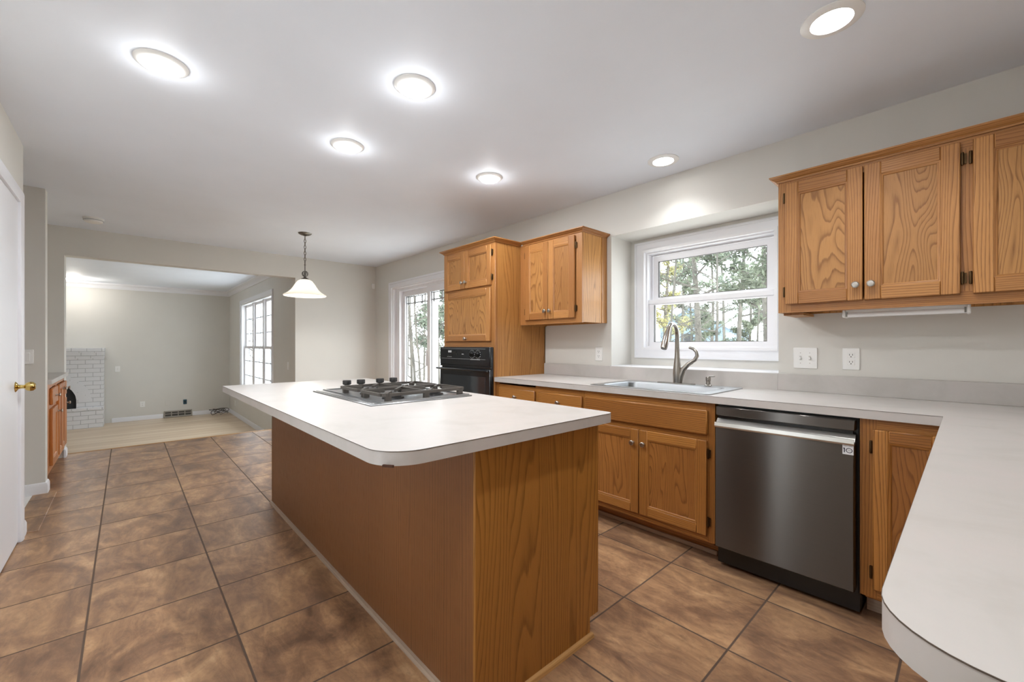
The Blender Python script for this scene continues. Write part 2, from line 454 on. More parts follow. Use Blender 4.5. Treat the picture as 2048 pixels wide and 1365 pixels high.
# ================================================================== SETTING
m = MB(); m.box(-6.63, RX+.1, LY-.005, 3.1, -.12, 0)
m.box(-6.63, -5.12, -1.1, LY-.005, -.12, 0)
struct('floor', m, 'tile')
m = MB(); m.box(-5.0, -4.02, -1.75, -.545, -.12, -.0005); struct('floor.001', m, plain('white_hall_vinyl', '#f0f0ee', .4))
m = MB(); m.box(-4.98, -4.02, -.545, -.413, -.05, .006, bev=.003); struct('trim_11', m, 'tile')
m = MB(); m.box(LX-.1, -6.63, -4.3, LRY+.05, LF-.1, LF); struct('floor.002', m, 'planks')
m = MB(); m.box(-6.95, -6.63, -.483, 1.76, LF, -.2, g='y'); struct('trim_12', m, 'planks')
m = MB(); m.box(-6.665, -6.62, -.483, 1.76, -.03, .004, g='y', bev=.004); struct('trim_13', m, 'oak_trim')
m = MB(); m.box(-6.6, RX+.12, -1.8, 3.12, CEIL, CEIL+.12); struct('ceiling', m, 'ceil')
m = MB(); m.box(LX-.12, -6.6, -4.3, LRY+.12, CEIL, CEIL+.12); struct('ceiling.001', m, 'ceil')
# sink wall with slider opening and deep window recess
SX0, SX1, SZ = -5.88, -4.06, 2.045
RX0, RX1, RZ0, RZ1, RD = -1.997, -.79, 1.016, 2.087, 3.25
m = MB()
m.box(FX-.15, SX0, WY, 3.12, 0, CEIL); m.box(SX0, SX1, WY, 3.12, SZ, CEIL); m.box(SX1, RX0, WY, 3.12, 0, CEIL)
m.box(RX0, RX1, WY, 3.40, RZ1, CEIL); m.box(RX0, RX1, WY, 3.40, 0, RZ0); m.box(RX1, RX+.12, WY, 3.12, 0, CEIL)
m.box(RX0-.15, RX0, 3.12, 3.40, 0, CEIL); m.box(RX1, RX1+.15, 3.12, 3.40, 0, CEIL)
# recess back ring around the window
WX0, WX1, WZ0, WZ1 = -1.885, -.872, 1.148, 1.992
m.box(RX0, WX0, RD, 3.40, RZ0, RZ1); m.box(WX1, RX1, RD, 3.40, RZ0, RZ1)
m.box(WX0, WX1, RD, 3.40, WZ1, RZ1); m.box(WX0, WX1, RD, 3.40, RZ0, WZ0)
struct('wall_back', m, 'wall')
# far wall with wide opening
m = MB()
m.box(-6.6, FX, -1.2, -.483, 0, CEIL); m.box(-6.6, FX, -.483, 1.76, 2.14, CEIL); m.box(-6.6, FX, 1.76, 3.12, 0, CEIL)
struct('wall_far', m, 'wall')
# left wall: hinged door, hall opening; unseen closet walls added behind the door against light leaks
DX0, DX1, DZ = -3.87, -3.06, 2.055
VX0, VX1 = -1.46, -1.22
m = MB()
m.box(-4.02, DX0, LY-.12, LY, 0, CEIL); m.box(DX0, DX1, LY-.12, LY, DZ, CEIL); m.box(DX1, VX0, LY-.12, LY, 0, CEIL)
m.box(VX0, VX1, LY-.12, LY, 2.1, CEIL); m.box(VX0, VX1, LY-.12, LY, 0, .1); m.box(VX1, RX+.12, LY-.12, LY, 0, CEIL)
struct('wall_left', m, 'wall')
m = MB(); m.box(-3.9, DX1+.03, LY-.75, LY-.7, 0, CEIL); m.box(DX1, DX1+.05, LY-.7, LY-.12, 0, CEIL); struct('wall_leak_block', m, 'wall')
m = MB(); m.box(-3.9, DX1, LY-.72, LY-.006, -.12, -.001); struct('floor.003', m, 'tile')  # floor of the unseen closet added to block light under the door
m = MB(); m.box(-5.12, -5.0, -1.75, LY, 0, CEIL); struct('wall_stub', m, 'wall')
m = MB(); m.box(-6.45, -5.12, -1.2, -1.08, 0, CEIL); struct('wall_alcove', m, 'wall')
m = MB(); m.box(-5.12, -3.9, -1.87, -1.75, 0, CEIL); m.box(-4.02, -3.9, -1.75, LY-.12, 0, CEIL); struct('wall_hall', m, 'wall')
m = MB(); m.box(RX, RX+.12, LY-.12, 3.12, 0, CEIL); struct('wall_right', m, 'wall')
# living room shell
LWX0, LWX1, LWZ0, LWZ1 = -10.48, -7.90, .22, 2.05
m = MB()
m.box(LX-.12, LWX0, LRY, LRY+.12, LF, CEIL); m.box(LWX1, -6.6, LRY, LRY+.12, LF, CEIL)
m.box(LWX0, LWX1, LRY, LRY+.12, LWZ1, CEIL); m.box(LWX0, LWX1, LRY, LRY+.12, LF, LWZ0)
struct('wall_living_right', m, 'wall')
m = MB(); m.box(LX-.12, LX, -4.3, LRY+.12, LF-.05, CEIL); struct('wall_living_far', m, 'wall')
m = MB(); m.box(LX-.12, -6.6, -4.42, -4.3, LF-.05, CEIL); m.box(-6.6, -6.48, -4.42, -1.2, LF-.05, CEIL); struct('wall_living_left', m, 'wall')
m = MB(); m.box(-6.64, -6.6, -4.3, -.483, LF, CEIL); m.box(-6.64, -6.6, 1.76, LRY+.02, LF, CEIL); struct('wall_living_near', m, 'wall')
# baseboards
BB = [(0, 0), (.014, 0), (.014, .065), (.008, .085), (0, .09)]
def baseboard(name, path, z=0):
    m = MB(); m.sweep(path, BB, lambda p, q, d: (p, q, z+d)); struct(name, m, 'trim')
baseboard('baseboard_left', [(-3.945, LY), (-4.02, LY), (-4.02, LY-.12)][::-1])
baseboard('baseboard_stub', [(-5.12, LY), (-5.0, LY), (-5.0, -1.7)])
baseboard('baseboard_opening', [(-6.6, -.483), (FX, -.483), (FX, -.485)])
baseboard('baseboard_far', [(FX, 1.76), (FX, WY)][::-1])
baseboard('baseboard_back', [(-6.44, WY), (-5.97, WY)][::-1])
baseboard('baseboard_living_far', [(LX, -.22), (LX, .59)][::-1], LF)
baseboard('baseboard_living_far.001', [(LX, 1.10), (LX, LRY)][::-1], LF)
baseboard('baseboard_living_right', [(LX, LRY), (-6.64, LRY)][::-1], LF)
# living crown
CR = [(0, 0), (0, -.11), (.015, -.11), (.02, -.085), (.06, -.04), (.085, -.03), (.09, 0)]
m = MB(); m.sweep([(-6.64, LRY), (LX, LRY), (LX, -4.3)], CR, lambda p, q, d: (p, q, CEIL+d)); struct('trim_1', m, 'trim')

# ------------------------------------------------------------------ window_1 over the sink
def ring(m, x0, x1, z0, z1, w, d0, d1, mp, mi=0, bev=0):
    """flat frame of width w, from depth d0 to d1, mitred"""
    path = [(x0, z0), (x1, z0), (x1, z1), (x0, z1)]
    m.sweep(path, [(0, d0), (w, d0), (w, d1), (0, d1)], mp, closed=True, mi=mi)
win = thing('window_1', 'white double-hung kitchen window set deep in the wall above the sink', 'window', (-1.39, 3.25, 1.016), kind='structure')
m = MB(); f = XZ(RD)
cas = [(0, 0), (0, .012), (.05, .012), (.05, .02), (.058, .022), (.068, .02), (.068, 0)]
cas = [(-a, b) for a, b in cas]
m.sweep([(WX0, WZ0), (WX1, WZ0), (WX1, WZ1), (WX0, WZ1)], cas, f, closed=True)
part('casing', m, 'trim', win)
m = MB(); g = lambda p, q, d: (p, d, q)
ring(m, WX0, WX1, WZ0, WZ1, .020, 3.232, 3.40, g); ring(m, WX0+.020, WX1-.020, WZ0+.02, WZ1-.02, .012, 3.27, 3.40, g)
ring(m, WX0+.030, WX1-.030, WZ0+.028, WZ1-.03, .012, 3.345, 3.40, g)
part('frame', m, 'vinyl', win)
m = MB(); ring(m, -1.835, -.918, 1.545, 1.945, .047, 3.335, 3.365, g); up = part('upper_sash', m, 'vinyl', win)
m = MB(); ring(m, -1.790, -.963, 1.590, 1.901, .006, 3.338, 3.36, g); part('gasket', m, 'slot', up)
m = MB(); m.box(-1.79, -.96, 3.349, 3.353, 1.59, 1.9); part('glass', m, 'glass', up)
m = MB(); ring(m, -1.851, -.911, 1.172, 1.568, .042, 3.295, 3.333, g)
m.box(-1.855, -.907, 3.288, 3.334, 1.535, 1.572, g='x', bev=.003)
lo = part('lower_sash', m, 'vinyl', win)
m = MB(); ring(m, -1.812, -.951, 1.212, 1.535, .006, 3.300, 3.325, g); part('gasket', m, 'slot', lo)
m = MB(); m.box(-1.81, -.95, 3.312, 3.316, 1.21, 1.536); part('glass', m, 'glass', lo)
# sill top
m = MB(); m.box(RX0+.001, RX1-.001, WY-.004, RD, RZ0-.004, RZ0+.003, bev=.002); struct('trim_2', m, 'trim')

# ------------------------------------------------------------------ door_2 sliding glass door
sl = thing('door_2', 'white sliding glass patio door left of the oven cabinet', 'door', (-4.97, WY, 0), kind='structure')
m = MB(); f = XZ(WY)
cas2 = [(-a, b) for a, b in [(0, 0), (0, .016), (.05, .016), (.056, .022), (.08, .02), (.08, 0)]]
m.sweep([(SX1, 0), (SX1, SZ), (SX0, SZ), (SX0, 0)], cas2, f); part('casing', m, 'trim', sl)
m = MB(); m.sweep([(SX1, 0), (SX1, SZ), (SX0, SZ), (SX0, 0)], [(0, 2.952), (.018, 2.952), (.018, 3.0), (.055, 3.0), (.055, 3.1), (0, 3.1)], g)
m.box(SX0, SX1, 2.98, 3.12, 0.0, .03); m.box(SX0+.05, -5.75, 3.002, 3.1, .03, SZ-.05); part('frame', m, 'vinyl', sl)
def slide_panel(name, x0, x1, y0, y1):
    m = MB(); ring(m, x0, x1, .04, 1.985, .075, y0, y1, g); p = part(name, m, 'vinyl', sl)
    yc = (y0+y1)/2+.006; m = MB(); ring(m, x0+.073, x1-.073, .113, 1.912, .005, yc-.004, yc+.006, g); part('gasket', m, 'slot', p)
    m = MB(); m.box(x0+.07, x1-.07, yc, yc+.004, .11, 1.915); part('glass', m, 'glass', p)
    # mini blind raised between the panes
    m = MB(); m.box(x0+.08, x1-.08, yc+.008, yc+.016, 1.795, 1.812, g='x'); m.box(x0+.08, x1-.08, yc+.008, yc+.016, 1.893, 1.905, g='x')
    for k in range(4):
        xx = x0+.12+k*(x1-x0-.24)/3; m.box(xx-.012, xx+.012, yc+.006, yc+.018, 1.775, 1.905)
    part('blind', m, plain('grey_blind_rail', '#8f8e8c', .5), p)
    return p
slide_panel('sliding_panel', -5.755, -4.93, 3.055, 3.095)
p2 = slide_panel('fixed_panel', -4.985, -4.13, 3.012, 3.05)
m = MB(); m.box(-5.0, -4.975, 2.995, 3.012, .9, 1.12, bev=.004); part('handle', m, 'vinyl', p2)

# ------------------------------------------------------------------ window_2 living room
lw = thing('window_2', 'tall triple white living room window with thin grilles', 'window', (-9.19, LRY, LF), kind='structure')
m = MB(); m.sweep([(LWX0, LWZ0), (LWX1, LWZ0), (LWX1, LWZ1), (LWX0, LWZ1)], [(-a, b) for a, b in [(0, 0), (0, .015), (.07, .02), (.07, 0)]], XZ(LRY), closed=True)
part('casing', m, 'trim', lw)
m = MB(); ring(m, LWX0, LWX1, LWZ0, LWZ1, .03, LRY+.002, LRY+.12, g)
third = (LWX1-LWX0-.06)/3
for k in (1, 2):
    xx = LWX0+.03+third*k; m.box(xx-.05, xx+.05, LRY+.05, LRY+.12, LWZ0, LWZ1)
part('frame', m, 'vinyl', lw)
for k in range(3):
    a, b = LWX0+.03+third*k+(.05 if k else 0), LWX0+.03+third*(k+1)-(.05 if k < 2 else 0)
    for nm, z0, z1, yy in (('upper_sash', 1.12, LWZ1-.03, LRY+.085), ('lower_sash', LWZ0+.03, 1.16, LRY+.06)):
        m = MB(); ring(m, a, b, z0, z1, .045, yy, yy+.03, g); s_ = part(nm, m, 'vinyl', lw)
        m = MB(); m.box(a+.04, b-.04, yy+.012, yy+.016, z0+.04, z1-.04); part('glass', m, 'glass', s_)
        m = MB(); mid = (a+b)/2
        m.box(mid-.008, mid+.008, yy+.006, yy+.022, z0+.04, z1-.04)
        for q in (1, 2):
            zz = z0+(z1-z0)*q/3; m.box(a+.04, b-.04, yy+.006, yy+.022, zz-.008, zz+.008)
        part('grille', m, plain('grille_grey', '#b9bdc2', .4), s_)
# ------------------------------------------------------------------ window_added unseen, added to throw a bright streak onto the dishwasher
w3 = thing('window_added', 'narrow unseen window added in the left wall to put a streak on the dishwasher', 'window', (-1.34, LY, .1), kind='structure')
m = MB(); ring(m, VX0, VX1, .1, 2.1, .03, LY-.11, LY+.01, g); part('frame', m, 'vinyl', w3)
m = MB(); m.box(VX0+.02, VX1-.02, LY-.06, LY-.055, .12, 2.08); part('glass', m, 'glass', w3)

# ------------------------------------------------------------------ door_1 white slab door
d1 = thing('door_1', 'plain white hinged door with a brass knob in the left wall', 'door', (-3.46, LY, 0), kind='structure')
f = XZ(LY, 1)
m = MB(); m.sweep([(DX1, 0), (DX1, DZ), (DX0, DZ), (DX0, 0)], [(-a, b) for a, b in [(-.003, -.004), (-.003, .010), (.012, .016), (.05, .018), (.07, .012), (.07, 0)]], f)
part('casing', m, 'trim', d1)
m = MB(); m.box(DX0+.003, DX1-.003, LY-.042, LY-.002, .008, DZ-.004, bev=.0015); sb = part('slab', m, 'trim', d1)
kx, kz = -3.785, .942
m = MB(); m.lathe([(0, -.008), (.033, -.008), (.033, -.004), (.026, .004), (.013, .010), (.010, .028), (.012, .034), (.024, .042), (.028, .054), (.026, .068), (.016, .078), (0, .080)], (kx, LY, kz), 'y', 28)
part('knob', m, 'brass', sb)

# ================================================================== CABINETS
def knob_mb(): 
    m = MB(); m.lathe([(0, 0), (.009, 0), (.008, -.004), (.006, -.010), (.008, -.015), (.0155, -.019), (.016, -.024), (.012, -.028), (0, -.0295)], (0, 0, 0), 'y', 18); return m
def knob_mb_y(): 
    m = MB(); m.lathe([(0, 0), (.009, 0), (.008, .004), (.006, .012), (.008, .018), (.0155, .022), (.016, .027), (.012, .031), (0, .0325)], (0, 0, 0), 'y', 18); return m
KN = {}
def knob(parent, x, y, z, s=-1):
    if s not in KN:
        KN[s] = part('knob', knob_mb() if s < 0 else knob_mb_y(), 'nickel', parent, (0, 0, 0)); KN[s].location = Vector((x, y, z))-WL[parent]; return KN[s]
    return copy_child(KN[s], parent, (x, y, z))
HG = []
def hinge(parent, x, y, z, s=-1):
    if not HG:
        m = MB(); m.lathe([(0, -.028), (.0045, -.027), (.0055, -.022), (.0055, .022), (.0045, .027), (0, .028)], (0, -.006, 0), 'z', 10)
        m.box(-.0015, .012, -.004, 0, -.022, .022)
        h = part('hinge', m, 'bronze', parent, (0, 0, 0)); HG.append(h); h.location = Vector((x, y, z))-WL[parent]; return
    c = copy_child(HG[0], parent, (x, y, z))
def door(parent, x0, x1, z0, z1, yf, s=-1, fm='oak_frame', pm='oak_panel', sw=.055, name='door', th=.02, lab=None):
    """frame-and-panel door, front face at yf, body behind it; s=-1 faces -y"""
    yb = yf-s*th; lo_, hi_ = min(yf, yb), max(yf, yb)
    m = MB()
    m.box(x0, x0+sw, lo_, hi_, z0, z1, g='z', bev=.003); m.box(x1-sw, x1, lo_, hi_, z0, z1, g='z', bev=.003)
    m.box(x0+sw, x1-sw, lo_, hi_, z0, z0+sw, g='x', bev=.003); m.box(x0+sw, x1-sw, lo_, hi_, z1-sw, z1, g='x', bev=.003)
    yp = yf-s*.010
    m.box(x0+sw-.002, x1-sw+.002, min(yp, yb+s*.002), max(yp, yb+s*.002), z0+sw-.002, z1-sw+.002, g='z', mi=1)
    # sticking (moulded inner edge)
    mp = (lambda p, q, d: (p, yf-s*d, q))
    m.sweep([(x0+sw, z0+sw), (x1-sw, z0+sw), (x1-sw, z1-sw), (x0+sw, z1-sw)], [(-.001, .002), (.006, .004), (.010, .009), (.010, .012), (-.001, .012)], mp, closed=True)
    d = part(name, m, [fm, pm], parent, ((x0+x1)/2, yf, z0))
    if lab: d['label'] = lab
    return d
def slab(parent, x0, x1, z0, z1, yf, s=-1, mat='oak_frame', name='drawer', th=.02):
    yb = yf-s*th; m = MB(); m.box(x0, x1, min(yf, yb), max(yf, yb), z0, z1, g='x', bev=.005)
    return part(name, m, mat, parent, ((x0+x1)/2, yf, z0))
CROWN = [(0, 0), (.006, 0), (.008, .008), (.018, .014), (.028, .020), (.032, .024), (.036, .026), (.036, .033), (0, .033)]

# --- tall oven cabinet
TX0, TX1, TY = -3.515, -2.74, 2.32
tc = thing('oven_cabinet', 'tall oak cabinet housing the black wall oven', 'cabinet', (-3.13, 2.63, 0))
m = MB(); m.box(TX0, TX0+.018, TY+.02, WY, 0, 2.078, g='z'); m.box(TX1-.018, TX1, TY+.018, WY, 0, 2.078, g='z')
m.box(TX0, TX1, WY-.01, WY-.001, 0, 2.07); m.box(TX0+.018, TX1-.018, TY+.02, WY-.01, 2.06, 2.078); m.box(TX0+.018, TX1-.018, TY+.02, WY-.01, 1.175, 1.2)
m.box(TX0+.018, TX1-.018, TY+.02, WY-.01, .40, .42)
part('carcass', m, 'oak_side', tc)
m = MB(); yf0, yf1 = TY, TY+.02
m.box(TX0, TX0+.045, yf0, yf1, .1, 2.078, g='z'); m.box(TX1-.045, TX1, yf0, yf1, .1, 2.078, g='z')
for z0, z1 in ((2.04, 2.078), (1.672, 1.722), (1.17, 1.232), (.375, .42), (.1, .14)): m.box(TX0+.045, TX1-.045, yf0, yf1, z0, z1, g='x')
m.box(TX1-.016, TX1+.002, TY+.001, TY+.028, 0, 2.078, g='z', bev=.002)
part('face_frame', m, 'oak_frame', tc)
m = MB(); m.box(TX0+.01, TX1-.01, TY+.06, TY+.07, 0, .1, g='x'); part('toe_kick', m, 'oak_base', tc)
m = MB(); m.sweep([(TX1, 2.62), (TX1, TY), (TX0, TY), (TX0, WY)][::-1], [(-a, b) for a, b in CROWN], lambda p, q, d: (p, q, 2.074+d)); part('crown', m, 'oak_frame', tc)
d = door(tc, -3.49, -3.158, 1.708, 2.055, TY-.02); knob(d, -3.183, TY-.02, 1.765)
d = door(tc, -3.152, -2.778, 1.708, 2.055, TY-.02); knob(d, -3.127, TY-.02, 1.765); hinge(d, -2.772, TY-.004, 1.99); hinge(d, -2.772, TY-.004, 1.775)
d = door(tc, -3.48, -2.785, 1.222, 1.686, TY-.02, lab='wide lift-up door with one knob at the bottom'); knob(d, -3.13, TY-.02, 1.247)
d = door(tc, -3.48, -2.785, .13, .385, TY-.02, name='drawer'); knob(d, -3.13, TY-.02, .35)

# --- wall oven
ov = thing('wall_oven', 'black built-in wall oven in the tall oak cabinet', 'oven', (-3.14, 2.30, .42))
OX0, OX1, OY = -3.525, -2.755, 2.275
m = MB(); m.box(OX0+.03, OX1-.03, TY-.002, 2.85, .425, 1.165); m.box(OX0, OX1, OY+.022, TY-.001, .42, 1.17, bev=.003); part('body', m, 'blackgl', ov)
m = MB(); m.box(OX0, OX1, OY, OY+.022, 1.0, 1.17, bev=.006); m.box(OX0, OX1, OY+.004, OY+.022, .986, 1.0); cp = part('control_panel', m, 'blackgl', ov)
m = MB()
for zz in (1.06, 1.152): m.box(OX0+.03, OX1-.06, OY-.0006, OY, zz, zz+.0015)
m.box(-3.38, -3.325, OY-.0008, OY, 1.118, 1.136)
for i in range(4): m.box(-3.395+i*.02, -3.383+i*.02, OY-.0008, OY, 1.075, 1.079)
m.box(-3.16, -3.13, OY-.0008, OY, 1.102, 1.107)
for cx in (-3.005, -2.92):
    for k in range(12):
        a = 2*PI*k/12; m.box(cx+.036*math.cos(a)-.003, cx+.036*math.cos(a)+.003, OY-.0008, OY, 1.105+.036*math.sin(a)-.003, 1.105+.036*math.sin(a)+.003)
m.box(-3.03, -2.89, OY-.0008, OY, 1.056, 1.0595)
part('markings', m, 'grayprint', cp)
m = MB(); m.box(-3.31, -3.25, OY-.002, OY, 1.11, 1.132); m.box(-3.385, -3.31, OY-.002, OY, 1.085, 1.10); m.box(-3.245, -3.225, OY-.002, OY, 1.09, 1.112); part('buttons', m, 'black', cp)
for cx in (-3.005, -2.92):
    m = MB(); m.lathe([(0, -.024), (.016, -.024), (.019, -.02), (.021, 0)], (cx, OY, 1.105), 'y', 20); m.box(cx-.003, cx+.003, OY-.03, OY-.02, 1.088, 1.122); part('dial', m, 'black', cp)
m = MB(); m.box(OX0, OX1, OY, OY+.022, .425, .975, bev=.005); od = part('oven_door', m, 'blackgl', ov)
m = MB(); m.box(OX0+.06, OX1-.06, OY-.003, OY+.002, .47, .91, bev=.001); part('glass', m, 'ovenglass', od)
m = MB(); m.box(OX0-.01, OX1+.0, OY-.045, OY-.015, .955, .975, g='x', bev=.008, seg=2); m.box(OX0+.03, OX0+.06, OY-.03, OY, .955, .972); m.box(OX1-.06, OX1-.03, OY-.03, OY, .955, .972); part('handle', m, 'blackgl', od)

# --- short upper cabinet between oven cabinet and window
UX0, UX1, UY = -2.738, -2.043, 2.62
def upper_box(m, x0, x1, yf, z0=1.37, z1=2.078):
    m.box(x0, x0+.016, yf+.02, WY-.001, z0-.006, z1); m.box(x1-.016, x1, yf+.02, WY-.001, z0, z1)
    m.box(x0+.016, x1-.016, yf+.02, WY-.001, z0+.022, z0+.036, g='x'); m.box(x0+.016, x1-.016, yf+.02, WY-.001, z1-.016, z1, g='x')
    m.box(x0, x1, WY-.012, WY-.001, z0, z1)
uc = thing('wall_cabinet', 'short oak upper cabinet with two doors beside the tall oven cabinet', 'cabinet', (-2.39, 2.79, 1.37))
m = MB(); upper_box(m, UX0, UX1, UY); m.box(UX1, UX1+.004, WY-.075, WY-.001, 1.37, 2.078, g='z'); part('carcass', m, 'oak_side', uc)
m = MB(); m.box(UX0, UX0+.075, UY, UY+.02, 1.366, 2.078, g='z'); m.box(UX1-.06, UX1, UY, UY+.02, 1.366, 2.078, g='z')
m.box(UX0+.075, UX1-.06, UY, UY+.02, 1.366, 1.42, g='x'); m.box(UX0+.075, UX1-.06, UY, UY+.02, 2.03, 2.078, g='x'); part('face_frame', m, 'oak_frame', uc)
m = MB(); m.sweep([(UX0+.036, UY), (UX1, UY), (UX1, WY-.001)], [(-a, b) for a, b in CROWN], lambda p, q, d: (p, q, 2.074+d)); part('crown', m, 'oak_frame', uc)
d = door(uc, -2.665, -2.389, 1.405, 2.058, UY-.02, sw=.058); knob(d, -2.415, UY-.02, 1.474); hinge(d, -2.67, UY-.004, 1.98); hinge(d, -2.67, UY-.004, 1.48)
d = door(uc, -2.385, -2.106, 1.405, 2.058, UY-.02, sw=.058); knob(d, -2.360, UY-.02, 1.474); hinge(d, -2.10, UY-.004, 1.98); hinge(d, -2.10, UY-.004, 1.48)

# --- right upper cabinet
VX = -.708; VR = RX-.002; VY = 2.64
vc = thing('wall_cabinet', 'long oak upper cabinet with arched grain doors right of the window', 'cabinet', (-.03, 2.79, 1.37))
m = MB(); upper_box(m, VX, VR, VY); m.box(VX+.01, VX+.10, VY+.06, WY-.01, 1.352, 1.366, g='y'); part('carcass', m, 'oak_side', vc)
m = MB(); m.box(VX, VX+.06, VY, VY+.02, 1.364, 2.078, g='z'); m.box(-.04, .03, VY, VY+.02, 1.42, 2.03, g='z'); m.box(VR-.05, VR, VY, VY+.02, 1.364, 2.078, g='z')
m.box(VX+.06, VR-.05, VY, VY+.02, 1.364, 1.42, g='x'); m.box(VX+.06, VR-.05, VY, VY+.02, 2.03, 2.078, g='x'); part('face_frame', m, 'oak_frame', vc)
m = MB(); m.sweep([(VX, WY-.001), (VX, VY), (VR, VY)], [(-a, b) for a, b in CROWN], lambda p, q, d: (p, q, 2.074+d)); part('crown', m, 'oak_frame', vc)
fx = VY-.02
d = door(vc, -.672, -.347, 1.408, 2.058, fx, sw=.06); knob(d, -.372, fx, 1.482); hinge(d, -.678, fx+.016, 1.985); hinge(d, -.678, fx+.016, 1.475)
d = door(vc, -.341, -.024, 1.408, 2.058, fx, sw=.06); knob(d, -.314, fx, 1.482); hinge(d, -.018, fx+.016, 1.985); hinge(d, -.018, fx+.016, 1.475)
d = door(vc, .012, .305, 1.408, 2.058, fx, sw=.06); knob(d, .28, fx, 1.482); hinge(d, .006, fx+.016, 1.985); hinge(d, .006, fx+.016, 1.475)
d = door(vc, .311, .60, 1.408, 2.058, fx, sw=.06); knob(d, .336, fx, 1.482)

# --- under-cabinet light
ul = thing('under_cabinet_light', 'slim white unlit strip light mounted under the right upper cabinet', 'light', (-.215, 2.72, 1.36))
m = MB(); m.box(-.437, .007, 2.705, 2.79, 1.350, 1.392, bev=.003); m.box(-.437, -.424, 2.692, 2.79, 1.328, 1.368, bev=.004); m.box(-.006, .007, 2.692, 2.79, 1.328, 1.368, bev=.004); part('housing', m, 'plate', ul)
m = MB(); m.lathe([(.0, -.209), (.013, -.209), (.013, .209), (0, .209)], (-.215, 2.712, 1.342), 'x', 16); part('tube', m, 'tube', ul)
for xx in (-.424, -.0125):
    m = MB(); m.box(xx, xx+.0065, 2.698, 2.73, 1.332, 1.356); part('lamp_holder', m, 'pewter', ul)

# --- base cabinets along the sink wall
BY = 2.335; BF = 2.315
def base_frame(m, x0, x1, l=.04, r=.04, mid=None):
    m.box(x0, x0+l, BY, BY+.02, .115, .874, g='z'); m.box(x1-r, x1, BY, BY+.02, .115, .874, g='z')
    m.box(x0+l, x1-r, BY, BY+.02, .115, .158, g='x')
def base_box(m, x0, x1):
    m.box(x0, x0+.016, BY+.02, WY-.002, .1, .872); m.box(x1-.016, x1, BY+.02, WY-.002, .1, .872); m.box(x0, x1, BY+.02, WY-.002, .1, .116, g='x'); m.box(x0, x1, WY-.012, WY-.002, .1, .872)
bc = thing('base_cabinet', 'oak base cabinet with two top drawers next to the oven cabinet', 'cabinet', (-2.27, 2.64, 0))
m = MB(); base_box(m, -2.738, -1.801); part('carcass', m, 'oak_base', bc)
m = MB(); base_frame(m, -2.738, -1.801); m.box(-2.27, -2.222, BY, BY+.02, .158, .874, g='z'); m.box(-2.698, -2.27, BY, BY+.02, .826, .858, g='x'); m.box(-2.222, -1.841, BY, BY+.02, .82, .874, g='x')
m.box(-2.698, -2.27, BY, BY+.02, .668, .705, g='x'); m.box(-2.222, -1.841, BY, BY+.02, .668, .705, g='x'); part('face_frame', m, 'oak_base', bc)
d = slab(bc, -2.69, -2.266, .703, .832, BF, mat='oak_base'); knob(d, -2.478, BF, .768)
d = slab(bc, -2.229, -1.812, .703, .832, BF, mat='oak_base'); knob(d, -2.02, BF, .768)
d = door(bc, -2.69, -2.266, .15, .668, BF, fm='oak_base', pm='oak_bpanel'); knob(d, -2.295, BF, .60)
d = door(bc, -2.229, -1.812, .15, .668, BF, fm='oak_base', pm='oak_bpanel'); knob(d, -2.20, BF, .60)
m = MB(); m.box(-2.738, -1.801, 2.455, 2.465, 0, .115, g='x'); tk = part('toe_kick', m, 'oak_base', bc)
m = MB(); m.box(-2.73, -1.801, 2.440, 2.455, .003, .029, g='x', bev=.004); part('toe_strip', m, 'oak_toe', tk, label='bare pale strip along the toe kick')
sc_ = thing('base_cabinet', 'oak sink base cabinet with a long false drawer front under the sink', 'cabinet', (-1.36, 2.64, 0))
m = MB(); base_box(m, -1.799, -.925); part('carcass', m, 'oak_base', sc_)
m = MB(); base_frame(m, -1.799, -.925, .03, .045); m.box(-1.769, -.97, BY, BY+.02, .82, .874, g='x'); m.box(-1.769, -.97, BY, BY+.02, .66, .71, g='x'); part('face_frame', m, 'oak_base', sc_)
slab(sc_, -1.785, -.960, .700, .834, BF, mat='oak_base', name='false_front')
d = door(sc_, -1.785, -1.374, .151, .668, BF, fm='oak_base', pm='oak_bpanel'); knob(d, -1.408, BF, .585)
d = door(sc_, -1.369, -.963, .151, .668, BF, fm='oak_base', pm='oak_bpanel'); knob(d, -1.336, BF, .585); hinge(d, -.957, BY-.004, .598); hinge(d, -.957, BY-.004, .227)
m = MB(); m.box(-1.799, -.925, 2.455, 2.47, 0, .115, g='x'); tk = part('toe_kick', m, 'oak_base', sc_)
m = MB(); m.box(-1.799, -.955, 2.440, 2.455, .003, .029, g='x', bev=.004); part('toe_strip', m, 'oak_toe', tk, label='bare pale strip along the toe kick')
cc = thing('base_cabinet', 'oak corner base cabinet with one tall door right of the dishwasher', 'cabinet', (-.16, 2.64, 0))
m = MB(); base_box(m, -.318, RX-.003); part('carcass', m, 'oak_base', cc)
m = MB(); m.box(-.318, -.26, BY, BY+.02, .115, .874, g='z'); m.box(-.26, -.036, BY, BY+.02, .815, .874, g='x'); m.box(-.26, -.036, BY, BY+.02, .115, .165, g='x'); m.box(-.06, -.034, BY, BY+.02, .165, .815, g='z'); part('face_frame', m, 'oak_base', cc)
d = door(cc, -.274, -.046, .157, .832, BF, fm='oak_base', pm='oak_bpanel', sw=.05); hinge(d, -.280, BY-.004, .757); hinge(d, -.280, BY-.004, .226)
m = MB(); m.box(-.31, -.036, 2.455, 2.47, 0, .115, g='x'); tk = part('toe_kick', m, 'oak_toe', cc)
